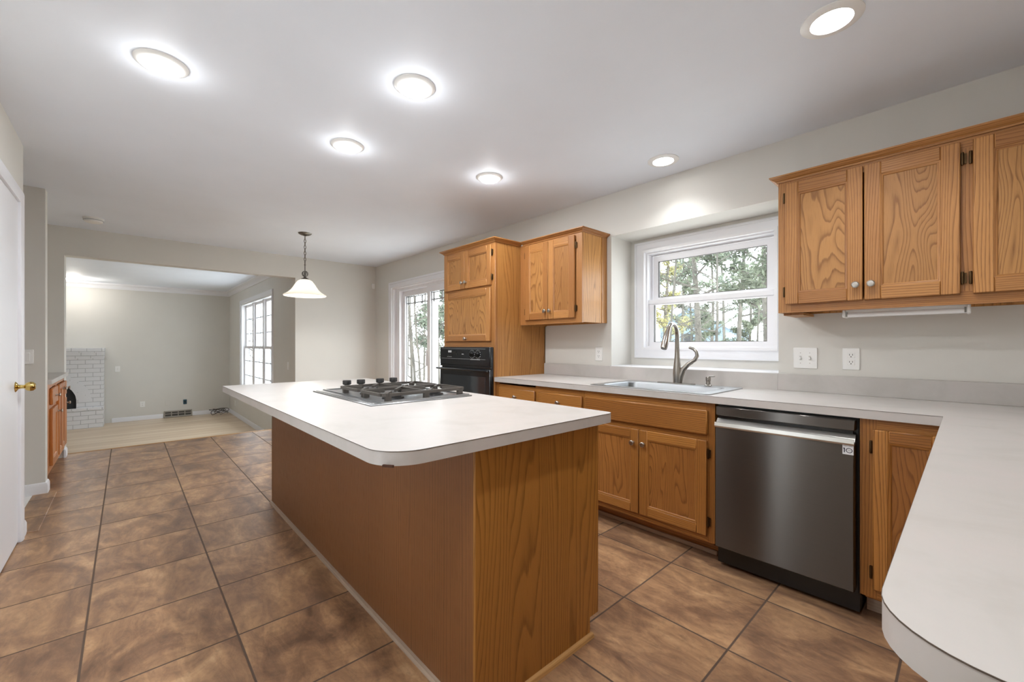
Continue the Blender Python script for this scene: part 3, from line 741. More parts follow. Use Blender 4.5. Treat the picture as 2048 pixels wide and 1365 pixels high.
# peninsula cabinet
pc = thing('peninsula_cabinet', 'oak cabinet body under the peninsula counter', 'cabinet', (.3, 1.4, 0))
m = MB(); m.box(-.012, .60, .62, 2.33, .1, .873, g='z', bev=.001); part('carcass', m, 'oak_base', pc)
for k in range(3):
    y0, y1 = .66+k*.52, 1.14+k*.52
    m = MB(); m.box(-.032, -.012, y0, y1, .15, .832, g='z', bev=.004); part('door', m, 'oak_bpanel', pc)
m = MB(); m.box(.05, .60, .66, 2.33, 0, .1); part('toe_kick', m, 'oak_base', pc)

# --- dishwasher
dw = thing('dishwasher', 'dark stainless dishwasher with pocket handle between the oak base cabinets', 'dishwasher', (-.62, 2.62, 0))
QX0, QX1, QY = -.908, -.331, 2.292
m = MB(); m.box(-.918, -.322, 2.36, 2.90, .02, .868); m.box(-.915, -.325, 2.352, 2.36, .1, .868); part('tub', m, 'black', dw)
m = MB(); m.box(QX0+.01, QX1-.006, 2.40, 2.43, .005, .118); m.box(-.925, -.326, 2.41, 2.43, .0, .1); kp = part('kick_plate', m, 'black', dw)
for xx in (-.87, -.375):
    m = MB(); m.lathe([(0, -.002), (.005, -.002), (.005, 0)], (xx, 2.40, .095), 'y', 10); part('screw', m, 'nickel', kp)
m = MB(); m.box(QX0, QX1, QY+.012, 2.352, .818, .864, g='x', bev=.003); part('control_panel', m, 'dw', dw)
m = MB(); m.box(QX0, QX1, QY, QY+.05, .126, .762, g='x', bev=.004); dd = part('front_panel', m, 'dw', dw)
m = MB(); m.prism([(QY, .762), (QY+.004, .766), (QY+.034, .800), (QY+.04, .800), (QY+.045, .762)], QX0, QX1, lambda p, q, h: (h, p, q), g='x')
m.prism([(QY-.008, .765), (QY-.004, .783), (QY+.004, .783), (QY+.002, .758), (QY-.004, .757)], QX0, QX1, lambda p, q, h: (h, p, q), g='x'); part('handle_lip', m, 'dw2', dd)
m = MB(); m.box(QX0+.01, QX1-.01, QY+.04, QY+.055, .76, .82); part('handle_pocket', m, 'black', dd)
# sticker with 10
def text_mesh(txt, size, extr=.0003, sx=1.0):
    cu = bpy.data.curves.new('writing', 'FONT'); cu.body = txt; cu.size = size; cu.align_x = 'CENTER'; cu.align_y = 'CENTER'; cu.extrude = extr
    to = bpy.data.objects.new('writing', cu); C.objects.link(to)
    dg = bpy.context.evaluated_depsgraph_get(); dg.update()
    me = bpy.data.meshes.new_from_object(to.evaluated_get(dg))
    bpy.data.objects.remove(to); bpy.data.curves.remove(cu)
    me.transform(Matrix.Scale(sx, 4, (1, 0, 0))); return me
def writing(txt, size, loc, mat, parent, sx=1.0, name='writing'):
    me = text_mesh(txt, size, sx=sx); me.name = name; me.materials.append(M[mat])
    o = bpy.data.objects.new(name, me); C.objects.link(o); o.parent = parent; o.location = Vector(loc)-WL[parent]; o.rotation_euler = (PI/2, 0, 0); WL[o] = Vector(loc); return o
m = MB(); m.box(-.371, -.333, QY-.0012, QY, .716, .762, bev=.0003); stk = part('sticker', m, 'sticker', dd, label='white square sticker reading 10')
writing('DIRECT DRIVE', .0062, (-.352, QY-.0014, .7525), 'greyink', stk, .8)
m = MB(); m.box(-.366, -.3625, QY-.0016, QY-.0011, .724, .744); m.box(-.3685, -.3625, QY-.0016, QY-.0011, .740, .744)
o_out = [(-.348+.0115*math.cos(2*PI*i/32), .734+.0105*math.sin(2*PI*i/32)) for i in range(32)]
o_in = [(-.348+.0088*math.cos(2*PI*i/32), .734+.0080*math.sin(2*PI*i/32)) for i in range(32)]
m.prism(o_out, -.0016, -.0011, lambda p, q, h: (p, QY+h, q), holes=[o_in]); part('numeral', m, 'navy', stk)
writing('YEAR', .0052, (-.348, QY-.0014, .734), 'greyink', stk, .85)

# --- L-shaped countertop with backsplash
ct = thing('countertop', 'off-white laminate L-shaped countertop with backsplash on the sink wall', 'countertop', (-1.2, 2.6, .876))
CTF, PEN = 2.31, -.066
poly = [(-2.737, WY-.002), (-2.737, CTF), (PEN, CTF)] + [(PEN, .66)] + arc(PEN+.10, .53+.10, .10, 180, 270, 10) + [(RX-.002, .53), (RX-.002, WY-.002)]
SKX0, SKX1, SKY0, SKY1 = -1.765, -.957, 2.335, 2.868
hole = [(SKX0+.02, SKY0+.02), (SKX1-.02, SKY0+.02), (SKX1-.02, SKY1-.02), (SKX0+.02, SKY1-.02)]
m = MB(); m.prism(poly, .876, .914, XY, g='x', holes=[hole]); part('slab', m, 'lam', ct)
m = MB(); edge = [(-2.737, CTF), (PEN, CTF), (PEN, .66)] + arc(PEN+.10, .63, .10, 180, 270, 10) + [(RX-.002, .53)]
m.sweep(edge, [(-.0006, .9122), (.001, .9122), (.001, .9138), (-.0006, .9138)], XY); part('edge_seam', m, 'seam', ct)
m = MB(); m.box(-2.737, RX0, WY-.02, WY-.0015, .914, 1.016, g='x', bev=.0015); m.box(RX0, RX1, WY-.02, WY-.0015, .914, 1.014, g='x'); m.box(RX1, RX-.002, WY-.02, WY-.0015, .914, 1.016, g='x', bev=.0015)
m.box(RX-.02, RX-.0015, .56, WY-.02, .914, 1.016, g='y', bev=.0015)
part('backsplash', m, 'lam', ct)

# --- sink
sk = thing('sink', 'drop-in stainless steel kitchen sink below the window', 'sink', (-1.36, 2.6, .914))
def rrect(x0, x1, y0, y1, r, n=5):
    return arc(x1-r, y1-r, r, 0, 90, n)+arc(x0+r, y1-r, r, 90, 180, n)+arc(x0+r, y0+r, r, 180, 270, n)+arc(x1-r, y0+r, r, 270, 360, n)
bowl = rrect(-1.705, -1.017, 2.385, 2.765, .06)
m = MB(); m.prism(rrect(SKX0, SKX1, SKY0, SKY1, .03), .9135, .920, XY, holes=[bowl], g='x'); part('rim', m, 'steel', sk)
m = MB(); t = bmesh.new(); rings = []
for off, z in ((0, .9195), (.006, .912), (.012, .80), (.03, .745), (.06, .735)):
    rings.append([t.verts.new((x, y, z)) for x, y in rrect(-1.705+off, -1.017-off, 2.385+off, 2.765-off, max(.06-off*.3, .02))])
for a, b in zip(rings, rings[1:]):
    for i in range(len(a)): j = (i+1) % len(a); t.faces.new((a[i], a[j], b[j], b[i]))
t.faces.new(rings[-1]); bmesh.ops.recalc_face_normals(t, faces=t.faces); bmesh.ops.reverse_faces(t, faces=t.faces); m.absorb(t, 'x', 0)
part('bowl', m, 'bowl', sk)
m = MB(); m.lathe([(0, .003), (.03, .003), (.045, .001), (.045, -.003)], (-1.36, 2.58, .737), 'z', 24); part('drain', m, 'nickel', sk)

# --- faucet
FXc, FYc, FZ = -1.372, 2.822, .920
fa = thing('faucet', 'tall brushed nickel gooseneck faucet behind the sink', 'faucet', (FXc, FYc, FZ))
m = MB(); n = 20
m.prism(rrect(FXc-.145, FXc+.125, FYc-.028, FYc+.028, .027), FZ, FZ+.006, XY, g='x'); part('deck_plate', m, 'faucet', fa)
dirv = Vector((.03, -1, 0)).normalized()
pts = []; rad = []
for z, r in ((0, .026), (.02, .0275), (.06, .029), (.10, .027), (.14, .022), (.18, .0175), (.22, .0155), (.28, .0145), (.33, .014)):
    pts.append(Vector((FXc, FYc, FZ+.004+z))); rad.append(r)
R = .072
for i in range(1, 10):
    a = PI*(i/10)*.93
    pts.append(Vector((FXc, FYc, FZ+.334))+dirv*(R-R*math.cos(a))+Vector((0, 0, R*1.1*math.sin(a)))); rad.append(.014-.0002*i)
m = MB(); m.tube(pts, rad, 18); part('spout', m, 'faucet', fa)
e = pts[-1]; dn = (pts[-1]-pts[-2]).normalized()
hp = [e, e+dn*.02, e+dn*.05+Vector((0, 0, -.01)), e+dn*.085+Vector((0, 0, -.02)), e+dn*.11+Vector((0, 0, -.03)), e+dn*.118+Vector((0, 0, -.032))]
m = MB(); m.tube(hp, [.0135, .0155, .019, .0225, .0215, .019], 18); part('spray_head', m, 'faucet', fa)
q = Vector((FXc, FYc, FZ)); sx = Vector((1, .12, 0)).normalized()
hb = [q+sx*.012+Vector((0, 0, .005)), q+sx*.022+Vector((0, 0, .05)), q+sx*.04+Vector((0, 0, .10)), q+sx*.075+Vector((0, 0, .138)), q+sx*.10+Vector((0, 0, .155))]
m = MB(); m.tube(hb, [.02, .02, .018, .015, .015], 14); part('valve_arm', m, 'faucet', fa)
hl = [q+sx*.09+Vector((0, 0, .15)), q+sx*.118+Vector((0, 0, .168)), q+sx*.132+Vector((0, 0, .195)), q+sx*.128+Vector((0, 0, .222)), q+sx*.108+Vector((0, 0, .243)), q+sx*.08+Vector((0, 0, .252))]
m = MB(); m.tube(hl, [.014, .0135, .0125, .0115, .0105, .009], 14); part('lever', m, 'faucet', fa)
# --- soap dispenser
sp = thing('soap_dispenser', 'small brushed nickel soap pump on the sink deck right of the faucet', 'soap dispenser', (-1.162, 2.825, .920))
m = MB(); m.lathe([(0, 0), (.022, 0), (.022, .004), (.014, .008), (.013, .03), (.0155, .033), (.0155, .056), (.012, .06), (0, .061)], (-1.162, 2.825, .920), 'z', 20); part('body', m, 'faucet', sp)
m = MB(); m.tube([(-1.162, 2.825, .979), (-1.142, 2.815, .982), (-1.112, 2.80, .985)], [.008, .007, .0055], 10, flat=.6); part('nozzle', m, 'faucet', sp)

# --- island
isl = thing('island_cabinet', 'oak kitchen island base with brown veneer back darkened for shade and bright end panel', 'island', (-2.3, 1.12, 0))
IX0, IX1, IY0, IY1 = -3.545, -1.045, .805, 1.448
m = MB(); m.box(IX0, IX1-.012, IY0, IY0+.012, 0.0, .875, g='z'); part('back_panel', m, 'oak_back_shaded', isl, label='fine-grained brown back panel, colour darkened for its shaded side')
m = MB(); m.prism([(IY0, 0), (1.392, 0), (1.392, .078), (IY1, .078), (IY1, .875), (IY0, .875)], IX1-.012, IX1, lambda p, q, h: (h, p, q), g='z'); part('end_panel', m, 'oak_end', isl, label='honey oak end panel with wide grain')
m = MB(); m.prism([(IY0, 0), (1.392, 0), (1.392, .078), (IY1, .078), (IY1, .875), (IY0, .875)], IX0, IX0+.012, lambda p, q, h: (h, p, q), g='z'); part('end_panel', m, 'oak_end', isl)
m = MB(); m.box(IX0+.012, IX1-.012, IY0+.012, IY1-.02, .09, .872, g='z'); m.box(IX0+.012, IX1-.012, IY0+.012, 1.385, 0, .09, g='x'); part('carcass', m, 'oak_base', isl)
m = MB(); m.box(IX0+.012, IX1-.012, IY1-.02, IY1, .09, .875, g='x'); part('face_frame', m, 'oak_base', isl)
for k in range(4):
    a = IX0+.05+k*.605; m = MB(); m.box(a, a+.57, IY1, IY1+.02, .70, .835, g='x', bev=.004); part('drawer', m, 'oak_base', isl)
    m = MB(); m.box(a, a+.57, IY1, IY1+.02, .13, .67, g='z', bev=.004); part('door', m, 'oak_bpanel', isl)
QR = [(0, 0), (.016, 0), (.0155, .008), (.011, .0145), (0, .017)]
m = MB(); m.sweep([(IX0, IY0), (IX1+.0005, IY0)], [(-a, b) for a, b in QR], XY); part('base_trim', m, 'oak_toe', isl, label='greyish quarter-round along the back')
m = MB(); m.sweep([(IX1, IY0-.012), (IX1, 1.40)], [(-a, b) for a, b in QR], XY); part('base_trim', m, 'oak_trim', isl, label='pale quarter-round along the end')

it = thing('island_countertop', 'off-white laminate island top with rounded corner and seating overhang', 'countertop', (-2.2, .95, .876))
A0, A1, B0, B1 = -3.392, -.978, .473, 1.462
poly = arc(A0+.02, B0+.02, .02, 180, 270, 4)+arc(A1-.11, B0+.11, .11, 270, 360, 12)+arc(A1-.03, B1-.03, .03, 0, 90, 5)+arc(A0+.02, B1-.02, .02, 90, 180, 4)
m = MB(); m.prism(poly, .876, .914, XY, g='x'); part('slab', m, 'lam', it)
m = MB(); m.sweep(poly, [(.0006, .9122), (-.001, .9122), (-.001, .9138), (.0006, .9138)], XY, closed=True); part('edge_seam', m, 'seam', it)
m = MB(); m.prism([(-1.019, .4835), (-.9945, .4995), (-.9975, .5055), (-1.022, .489)], .8755, .8815, XY); part('chip', m, plain('chipped_substrate', '#4a2a18', .8), it, label='small dark chip in the lower edge of the rounded corner')

# --- cooktop
ck = thing('cooktop', 'stainless gas cooktop with black cast iron grates on the island', 'cooktop', (-2.2, 1.08, .914))
KX0, KX1, KY0, KY1 = -2.601, -1.805, .803, 1.370
m = MB(); m.box(KX0, KX1, KY0, KY1, .9141, .921, g='x', bev=.003)
part('plate', m, 'steel', ck)
m = MB(); ring(m, KX0+.012, KX1-.012, KY0+.055, KY1-.012, .012, .921, .927, XY); m.box(KX0+.02, KX1-.02, KY0+.012, KY0+.045, .921, .9235, bev=.001); part('raised_rim', m, 'steel', ck)
GZ = .963
def grate(x0, x1, y0, y1):
    m = MB(); b = .007
    def bar(p, q, z=GZ, h=.014, wd=.012):
        P_, Q_ = Vector((*p, 0)), Vector((*q, 0)); d_ = (Q_-P_).normalized(); nn = Vector((-d_.y, d_.x, 0))*wd/2
        pl = [P_+nn, P_-nn, Q_-nn, Q_+nn]
        m.prism([(v.x, v.y) for v in pl], z-h, z, XY)
    r = .03
    fr = rrect(x0, x1, y0, y1, r, 3)
    for i in range(len(fr)): 
        a_, b_ = fr[i], fr[(i+1) % len(fr)]
        if (Vector(a_)-Vector(b_)).length > .001: bar(a_, b_)
    ym = (y0+y1)/2; bar((x0, ym), (x1, ym))
    for cy in ((y0+ym)/2, (ym+y1)/2):
        cx = (x0+x1)/2
        for p in ((x0, cy-(ym-y0)/2+.01), (x1, cy-(ym-y0)/2+.01), (x0, cy+(ym-y0)/2-.01), (x1, cy+(ym-y0)/2-.01)):
            dx, dy = cx-p[0], cy-p[1]; bar(p, (p[0]+dx*.72, p[1]+dy*.72))
    for px_ in (x0+.006, x1-.006):
        for py_ in (y0+.03, ym, y1-.03): m.box(px_-.009, px_+.009, py_-.014, py_+.014, .921, GZ-.010)
    return m
for a, b in ((-2.355, -2.095), (-2.085, -1.83)):
    part('grate', grate(a, b, .870, 1.338), 'iron', ck)
    for cy in (.987, 1.221):
        m = MB(); cx = (a+b)/2
        m.lathe([(0, .0), (.055, 0), (.052, .008), (.04, .010), (.038, .016), (.042, .018), (.042, .024), (.036, .028), (0, .029)], (cx, cy, .921), 'z', 28)
        part('burner', m, 'burner', ck)
for ky in (.965, 1.05, 1.172, 1.262):
    m = MB(); m.lathe([(0, 0), (.026, 0), (.026, .004), (.015, .008), (.014, .030), (.024, .034), (.0245, .054), (.022, .058), (0, .059)], (-2.50, ky, .921), 'z', 24)
    part('knob', m, 'burner', ck)

# --- buffet cabinet and its top in the alcove
bu = thing('buffet_cabinet', 'low oak buffet cabinet in the wall alcove by the hall', 'cabinet', (-5.78, -.75, 0))
FYB = LY-.005
m = MB(); m.box(-6.44, -5.13, -1.07, FYB-.02, .1, .855, g='z'); part('carcass', m, 'oak_red', bu)
m = MB()
for a, b in ((-6.44, -6.41), (-6.33, -6.29), (-5.80, -5.70), (-5.31, -5.13)): m.box(a, b, FYB-.02, FYB, .1, .862, g='z')
for z0, z1 in ((.1, .15), (.82, .862)): m.box(-6.44, -5.13, FYB-.02, FYB-.0005, z0, z1, g='x')
m.box(-5.70, -5.31, FYB-.02, FYB-.0005, .64, .67, g='x'); m.box(-6.44, -6.30, FYB-.02, FYB-.0005, .64, .67, g='x')
part('face_frame', m, 'oak_red', bu)
m = MB(); m.box(-6.44, -5.13, FYB-.09, FYB-.08, 0, .1, g='x'); part('toe_kick', m, 'oak_red', bu)
yb = FYB+.02
d = slab(bu, -5.69, -5.30, .675, .815, yb, 1, 'oak_red'); knob(d, -5.50, yb, .745, 1)
d = door(bu, -5.69, -5.30, .155, .64, yb, 1, 'oak_red', 'oak_red', name='door'); knob(d, -5.66, yb, .585, 1)
d = door(bu, -6.05, -5.79, .155, .815, yb, 1, 'oak_red', 'oak_red', sw=.045, name='door'); knob(d, -6.03, yb, .76, 1)
d = door(bu, -6.315, -6.056, .155, .815, yb, 1, 'oak_red', 'oak_red', sw=.045, name='door'); knob(d, -6.08, yb, .76, 1)
d = slab(bu, -6.435, -6.325, .675, .815, yb, 1, 'oak_red'); knob(d, -6.38, yb, .745, 1)
d = door(bu, -6.435, -6.325, .155, .64, yb, 1, 'oak_red', 'oak_red', sw=.03, name='door'); knob(d, -6.40, yb, .585, 1)
bt = MB(); bt.box(-6.449, -5.121, -1.079, -.452, .862, .90, g='x', bev=.003)
solid('buffet_countertop', 'off-white laminate top on the low oak buffet cabinet', 'countertop', bt, 'lam', origin=(-5.78, -.75, .862))

# ================================================================== FITTINGS
def outlet(name, label, x, y, z, axis, kind, w=.07, h=.115, mat='plate', cat=None):
    """axis: 'y-' faces -y, 'x+' faces +x"""
    o = thing(name, label, cat or ('outlet' if kind == 'outlet' else 'light switch' if kind in ('switch', 'rocker') else 'wall plate'), (x, y, z))
    if axis == 'y-': bx = lambda m, a0, a1, d0, d1, z0, z1, **k: m.box(x+a0, x+a1, y-d1, y-d0, z+z0, z+z1, **k)
    else: bx = lambda m, a0, a1, d0, d1, z0, z1, **k: m.box(x+d0, x+d1, y+a0, y+a1, z+z0, z+z1, **k)
    m = MB(); bx(m, -w/2, w/2, 0, .006, -h/2, h/2, bev=.002); part('plate', m, mat, o)
    if kind == 'outlet':
        for zz in (-.0195, .0195):
            m = MB(); bx(m, -.017, .017, .005, .0075, zz-.0145, zz+.0145, bev=.001); rc = part('receptacle', m, 'plate', o)
            m = MB(); bx(m, -.008, -.0055, .0072, .0078, zz-.001, zz+.008); bx(m, .0055, .008, .0072, .0078, zz-.001, zz+.008); bx(m, -.0025, .0025, .0072, .0078, zz-.010, zz-.005); part('slots', m, 'slot', rc)
    elif kind == 'switch':
        n_ = round(w/.0575)
        for i in range(n_):
            a = (i-(n_-1)/2)*.046
            m = MB(); bx(m, a-.004, a+.004, .005, .016, -.008, .006, bev=.001); part('toggle', m, 'plate', o)
            m = MB(); bx(m, a-.0055, a+.0055, .0058, .0066, -.0125, .0125); part('toggle_slot', m, plain('toggle_slot_grey', '#c9c7c2', .5), o)
            for zz in (.030, -.030):
                m = MB(); bx(m, a-.002, a+.002, .0058, .0066, zz-.002, zz+.002); part('screw', m, 'nickel', o)
    elif kind == 'rocker':
        m = MB(); bx(m, -.016, .016, .005, .009, -.032, .032, bev=.001); part('rocker', m, 'plate', o)
    return o
outlet('electrical_outlet', 'white duplex outlet on the wall between short upper cabinet and window', -2.119, WY, 1.113, 'y-', 'outlet')
outlet('light_switch', 'white double toggle switch plate right of the kitchen window', -.652, WY, 1.112, 'y-', 'switch', .118, .122)
outlet('electrical_outlet', 'white duplex outlet under the right upper cabinet, right of the double switch', -.439, WY, 1.112, 'y-', 'outlet', .076, .12)
outlet('light_switch', 'white switch plate on the narrow wall end beside the brass-knobbed door', -5.0, -.575, 1.095, 'x+', 'rocker')
outlet('light_switch', 'white rocker switch on the living room wall right of the tall window', -6.95, LRY, .872, 'y-', 'rocker')
outlet('light_switch', 'white switch plate on the living room wall just right of the brick fireplace', LX, -.135, .69, 'x+', 'switch', .075, .115)
outlet('electrical_outlet', 'white outlet low on the far living room wall left of the floor register', LX, .251, -.072, 'x+', 'outlet', .08, .12)
outlet('wall_plate', 'wall-coloured blank plate low on the far wall above the floor register', LX, .67, -.075, 'x+', 'blank', .09, .12, 'wall')
outlet('electrical_outlet', 'white outlet low on the living room side wall under the window', -11.16, LRY, -.12, 'y-', 'outlet')
bxo = thing('wall_box', 'open blue electrical box low on the far living room wall', 'electrical box', (LX, .965, -.085))
m = MB(); ring(m, .935, .995, -.135, -.035, .006, 0, .012, YZ(LX)); m.box(LX, LX+.002, .941, .989, -.129, -.041); part('box', m, 'blue', bxo)
m = MB(); m.box(LX+.002, LX+.006, .955, .975, -.105, -.06); part('cavity', m, 'black', bxo)
# sensor
m = MB(); m.box(FX, FX+.03, 2.875, 2.925, 2.085, 2.165, bev=.006, seg=2); solid('motion_sensor', 'small white box sensor high in the far corner beside the patio door', 'sensor', m, 'plate', origin=(FX, 2.9, 2.12))
# smoke detector
sm = thing('smoke_detector', 'round white smoke detector on the ceiling near the wide opening', 'smoke detector', (-5.85, -.24, CEIL))
m = MB(); m.lathe([(0, -.045), (.05, -.045), (.068, -.038), (.072, -.012), (.078, -.008), (.078, 0)], (-5.85, -.24, CEIL), 'z', 32); part('cover', m, 'plate', sm)
m = MB(); m.lathe([(.0735, -.026), (.0745, -.026), (.0745, -.020), (.0725, -.020)], (-5.85, -.24, CEIL), 'z', 32, caps=False); part('vent_band', m, plain('detector_grey', '#b5b6b8', .5), sm)

# ------------------------------------------------------------------ recessed ceiling lights
def recessed(loc, label, kind, watts):
    x, y = loc
    r = thing('recessed_light', label, 'ceiling light', (x, y, CEIL), 'recessed ceiling lights')
    m = MB()
    if kind == 'dome':
        m.lathe([(.0, -.004), (.070, -.014), (.078, -.015), (.090, -.010), (.097, -.004), (.097, 0)], (x, y, CEIL), 'z', 40); part('trim_ring', m, 'plate', r)
        m = MB(); m.lathe([(.068, -.013), (.066, -.022), (.050, -.030), (.025, -.034), (0, -.035)], (x, y, CEIL), 'z', 36, caps=False); part('lens', m, 'led_on', r)
    else:
        m.lathe([(.064, -.002), (.068, -.010), (.092, -.008), (.100, -.004), (.100, 0)], (x, y, CEIL), 'z', 40, caps=False); part('trim_ring', m, 'plate', r)
        m = MB(); m.lathe([(0, -.003), (.064, -.003)], (x, y, CEIL), 'z', 36, caps=False); part('lens', m, 'led_on', r)
    if kind == 'dome':
        d_ = bpy.data.lights.new('lamp', 'AREA'); d_.shape = 'DISK'; d_.size = .13; zz = CEIL-.037
    else:
        d_ = bpy.data.lights.new('lamp', 'SPOT'); d_.shadow_soft_size = .05; d_.spot_size = math.radians(125); d_.spot_blend = .6; zz = CEIL-.02
    d_.energy = watts; d_.color = (.965, .985, 1)
    lo_ = bpy.data.objects.new('lamp', d_); C.objects.link(lo_); lo_.parent = r; lo_.location = (0, 0, zz-CEIL)
    if kind == 'dome':                                   # side light of the bulging lens
        d2 = bpy.data.lights.new('lamp', 'POINT'); d2.energy = .6; d2.shadow_soft_size = .03; d2.color = d_.color
        l2 = bpy.data.objects.new('lamp', d2); C.objects.link(l2); l2.parent = r; l2.location = (0, 0, -.075)
    return r
recessed((-2.424, .115), 'lit recessed light at the upper left of the ceiling, nearest the white door', 'dome', 6.6)
recessed((-1.812, 1.026), 'lit recessed light on the ceiling above the near half of the island', 'dome', 6.6)
recessed((-2.634, 1.019), 'lit recessed light on the ceiling above the cooktop end of the island', 'dome', 6.6)
recessed((-2.419, 1.994), 'lit recessed light on the ceiling nearest the oven cabinet', 'dome', 6.6)
recessed((-1.40, 2.677), 'small flush recessed light close to the wall above the sink window', 'flush', 8)
recessed((-.356, 1.993), 'large flush recessed light at the top right, in front of the right upper cabinet', 'flush', 17)
recessed((-.93, .93), 'recessed light on the ceiling above the near end of the island, out of the picture', 'flush', 11)
recessed((-.356, .115), 'recessed light on the ceiling straight above the camera', 'dome', 6.6)

# ------------------------------------------------------------------ pendant
PX, PY = -5.03, 1.473
pe = thing('pendant_lamp', 'white glass bell pendant lamp on a dark chain in the dining area', 'pendant lamp', (PX, PY, CEIL))
m = MB(); m.lathe([(0, -.032), (.012, -.032), (.02, -.026), (.045, -.02), (.066, -.008), (.07, 0)], (PX, PY, CEIL), 'z', 32); part('canopy', m, 'pewter', pe)
m = MB(); z = CEIL-.032; k = 0
while z > 2.135:
    cz = z-.022; a = 0 if k % 2 == 0 else PI/2
    lp = [(PX+.009*math.cos(t_)*math.cos(a), PY+.009*math.cos(t_)*math.sin(a), cz+.021*math.sin(t_)) for t_ in [2*PI*i/14 for i in range(14)]]
    m.tube(lp, .0036, 6, closed=True); z -= .034; k += 1
part('chain', m, 'pewter', pe)
m = MB(); m.tube([(PX, PY, z+.004), (PX, PY, 1.905)], .0055, 10); m.lathe([(0, -.004), (.01, -.004), (.01, .004), (0, .004)], (PX, PY, 2.085), 'z', 12); part('stem', m, 'pewter', pe)
m = MB()
for a in (0, PI/3, 2*PI/3):
    lp = [(PX+.031*math.cos(t_)*math.cos(a), PY+.031*math.cos(t_)*math.sin(a), 1.985+.031*math.sin(t_)) for t_ in [2*PI*i/20 for i in range(20)]]
    m.tube(lp, .004, 6, closed=True)
m.lathe([(0, -.033), (.008, -.03), (.008, -.02), (.004, -.01), (.004, .01), (.008, .02), (.008, .03), (0, .033)], (PX, PY, 1.985), 'z', 12)
part('ornament', m, 'pewter', pe)
m = MB(); m.lathe([(0, .0), (.008, 0), (.016, -.012), (.034, -.022), (.047, -.035), (.0475, -.04), (0, -.04)], (PX, PY, 1.955), 'z', 28); part('shade_cap', m, 'pewter', pe)
prof = [(.045, 1.920), (.072, 1.905), (.098, 1.872), (.118, 1.838), (.140, 1.805), (.168, 1.778), (.195, 1.76), (.214, 1.750), (.220, 1.742), (.214, 1.735), (.200, 1.741)]
prof += [(.190, 1.752), (.163, 1.771), (.135, 1.798), (.113, 1.832), (.093, 1.866), (.068, 1.899), (.044, 1.914)]
m = MB(); m.lathe([(r_, z_-1.7) for r_, z_ in prof], (PX, PY, 1.7), 'z', 48, caps=False); part('shade', m, 'shade', pe)
m = MB(); m.lathe([(0, -.11), (.02, -.10), (.03, -.08), (.028, -.06), (.015, -.03), (.013, 0)], (PX, PY, 1.925), 'z', 20); part('bulb', m, 'bulb', pe)
d_ = bpy.data.lights.new('lamp', 'POINT'); d_.energy = 13; d_.shadow_soft_size = .03; d_.color = (1, .96, .9)
lo_ = bpy.data.objects.new('lamp', d_); C.objects.link(lo_); lo_.parent = pe; lo_.location = (0, 0, 1.79-CEIL)

# ------------------------------------------------------------------ living room things
fp = thing('fireplace', 'white painted brick fireplace with a black arched opening', 'fireplace', (-11.6, -1.25, LF))
FB = -11.45; Y0f, Y1f = -2.17, -.33; yc = -1.25
def arch(r, zs, z0, n=14): return [(yc+r, z0)]+[(yc+r*math.cos(PI*i/n), zs+r*.75*math.sin(PI*i/n)) for i in range(n+1)]+[(yc-r, z0)]
m = MB(); fpz = lambda p, q, h: (h, p, q)
a_ = arch(.55, .14, -.03)
m.prism([(Y1f, LF), (Y1f, .93), (Y0f, .93), (Y0f, LF), (yc-.55, LF)] + a_[::-1] + [(yc+.55, LF)], FB-.38, FB, fpz); part('surround', m, 'brick', fp)
m = MB(); m.box(LX+.002, FB+.03, Y0f, Y1f+.005, .93, .985); m.box(LX+.002, FB+.055, Y0f, Y1f+.01, .985, 1.04); m.box(LX+.002, FB+.08, Y0f-.02, Y1f+.015, 1.04, 1.125); part('mantel', m, 'brick', fp)
m = MB(); m.box(FB, FB+.06, Y0f, Y1f, LF, -.06); m.box(FB, FB+.075, Y0f, Y1f, -.06, -.02); part('hearth', m, 'brick', fp)
m = MB(); n_ = 19
for i in range(n_):
    a0, a1 = PI*(i+.06)/n_, PI*(i+.94)/n_
    pl = [(yc+r*math.cos(a), .14+r*.75*math.sin(a)) for r, a in ((.55, a0), (.75, a0), (.75, a1), (.55, a1))]
    m.prism(pl, FB, FB+.012, fpz)
part('arch_bricks', m, plain('white_brick_paint', '#e6e7ea', .6, 0, .4, (60, .3, .004)), fp)
m = MB(); m.prism([(p, q) for p, q in arch(.56, .14, -.03)], FB-.06, FB-.05, fpz); part('screen', m, 'firebox', fp)
# floor register
rg = thing('floor_register', 'taupe metal baseboard register on the far living room wall', 'vent', (LX, .84, LF))
m = MB(); m.box(LX, LX+.05, .60, 1.09, LF+.004, LF+.03, bev=.003); m.box(LX, LX+.012, .60, 1.09, LF+.03, LF+.145, bev=.003)
m.box(LX+.012, LX+.03, .60, 1.09, LF+.125, LF+.14)
for k in range(5): yy = .612+k*.1165; m.box(LX+.012, LX+.026, yy-.008, yy+.008, LF+.03, LF+.125)
m.box(LX+.012, LX+.026, .60, 1.09, LF+.074, LF+.088); part('grille', m, 'vent', rg)
m = MB(); m.box(LX+.012, LX+.016, .61, 1.08, LF+.03, LF+.12); part('dark_backing', m, plain('register_dark', '#55524e', .6), rg)
# cable coil
m = MB(); pts = []
for i in range(90):
    t_ = i/89*2*PI*4.0; rr = .12+.05*math.sin(t_*.37+1)
    pts.append((-11.60+rr*math.cos(t_)*.8+.05*math.sin(t_*.29), 1.56+rr*math.sin(t_)*1.1, LF+.012+.12*abs(math.sin(t_*.61))))
m.tube(pts, .006, 6); solid('cable_coil', 'loose coil of dark cable on the living room floor in the corner', 'cable', m, 'cable', origin=(-11.6, 1.56, LF))
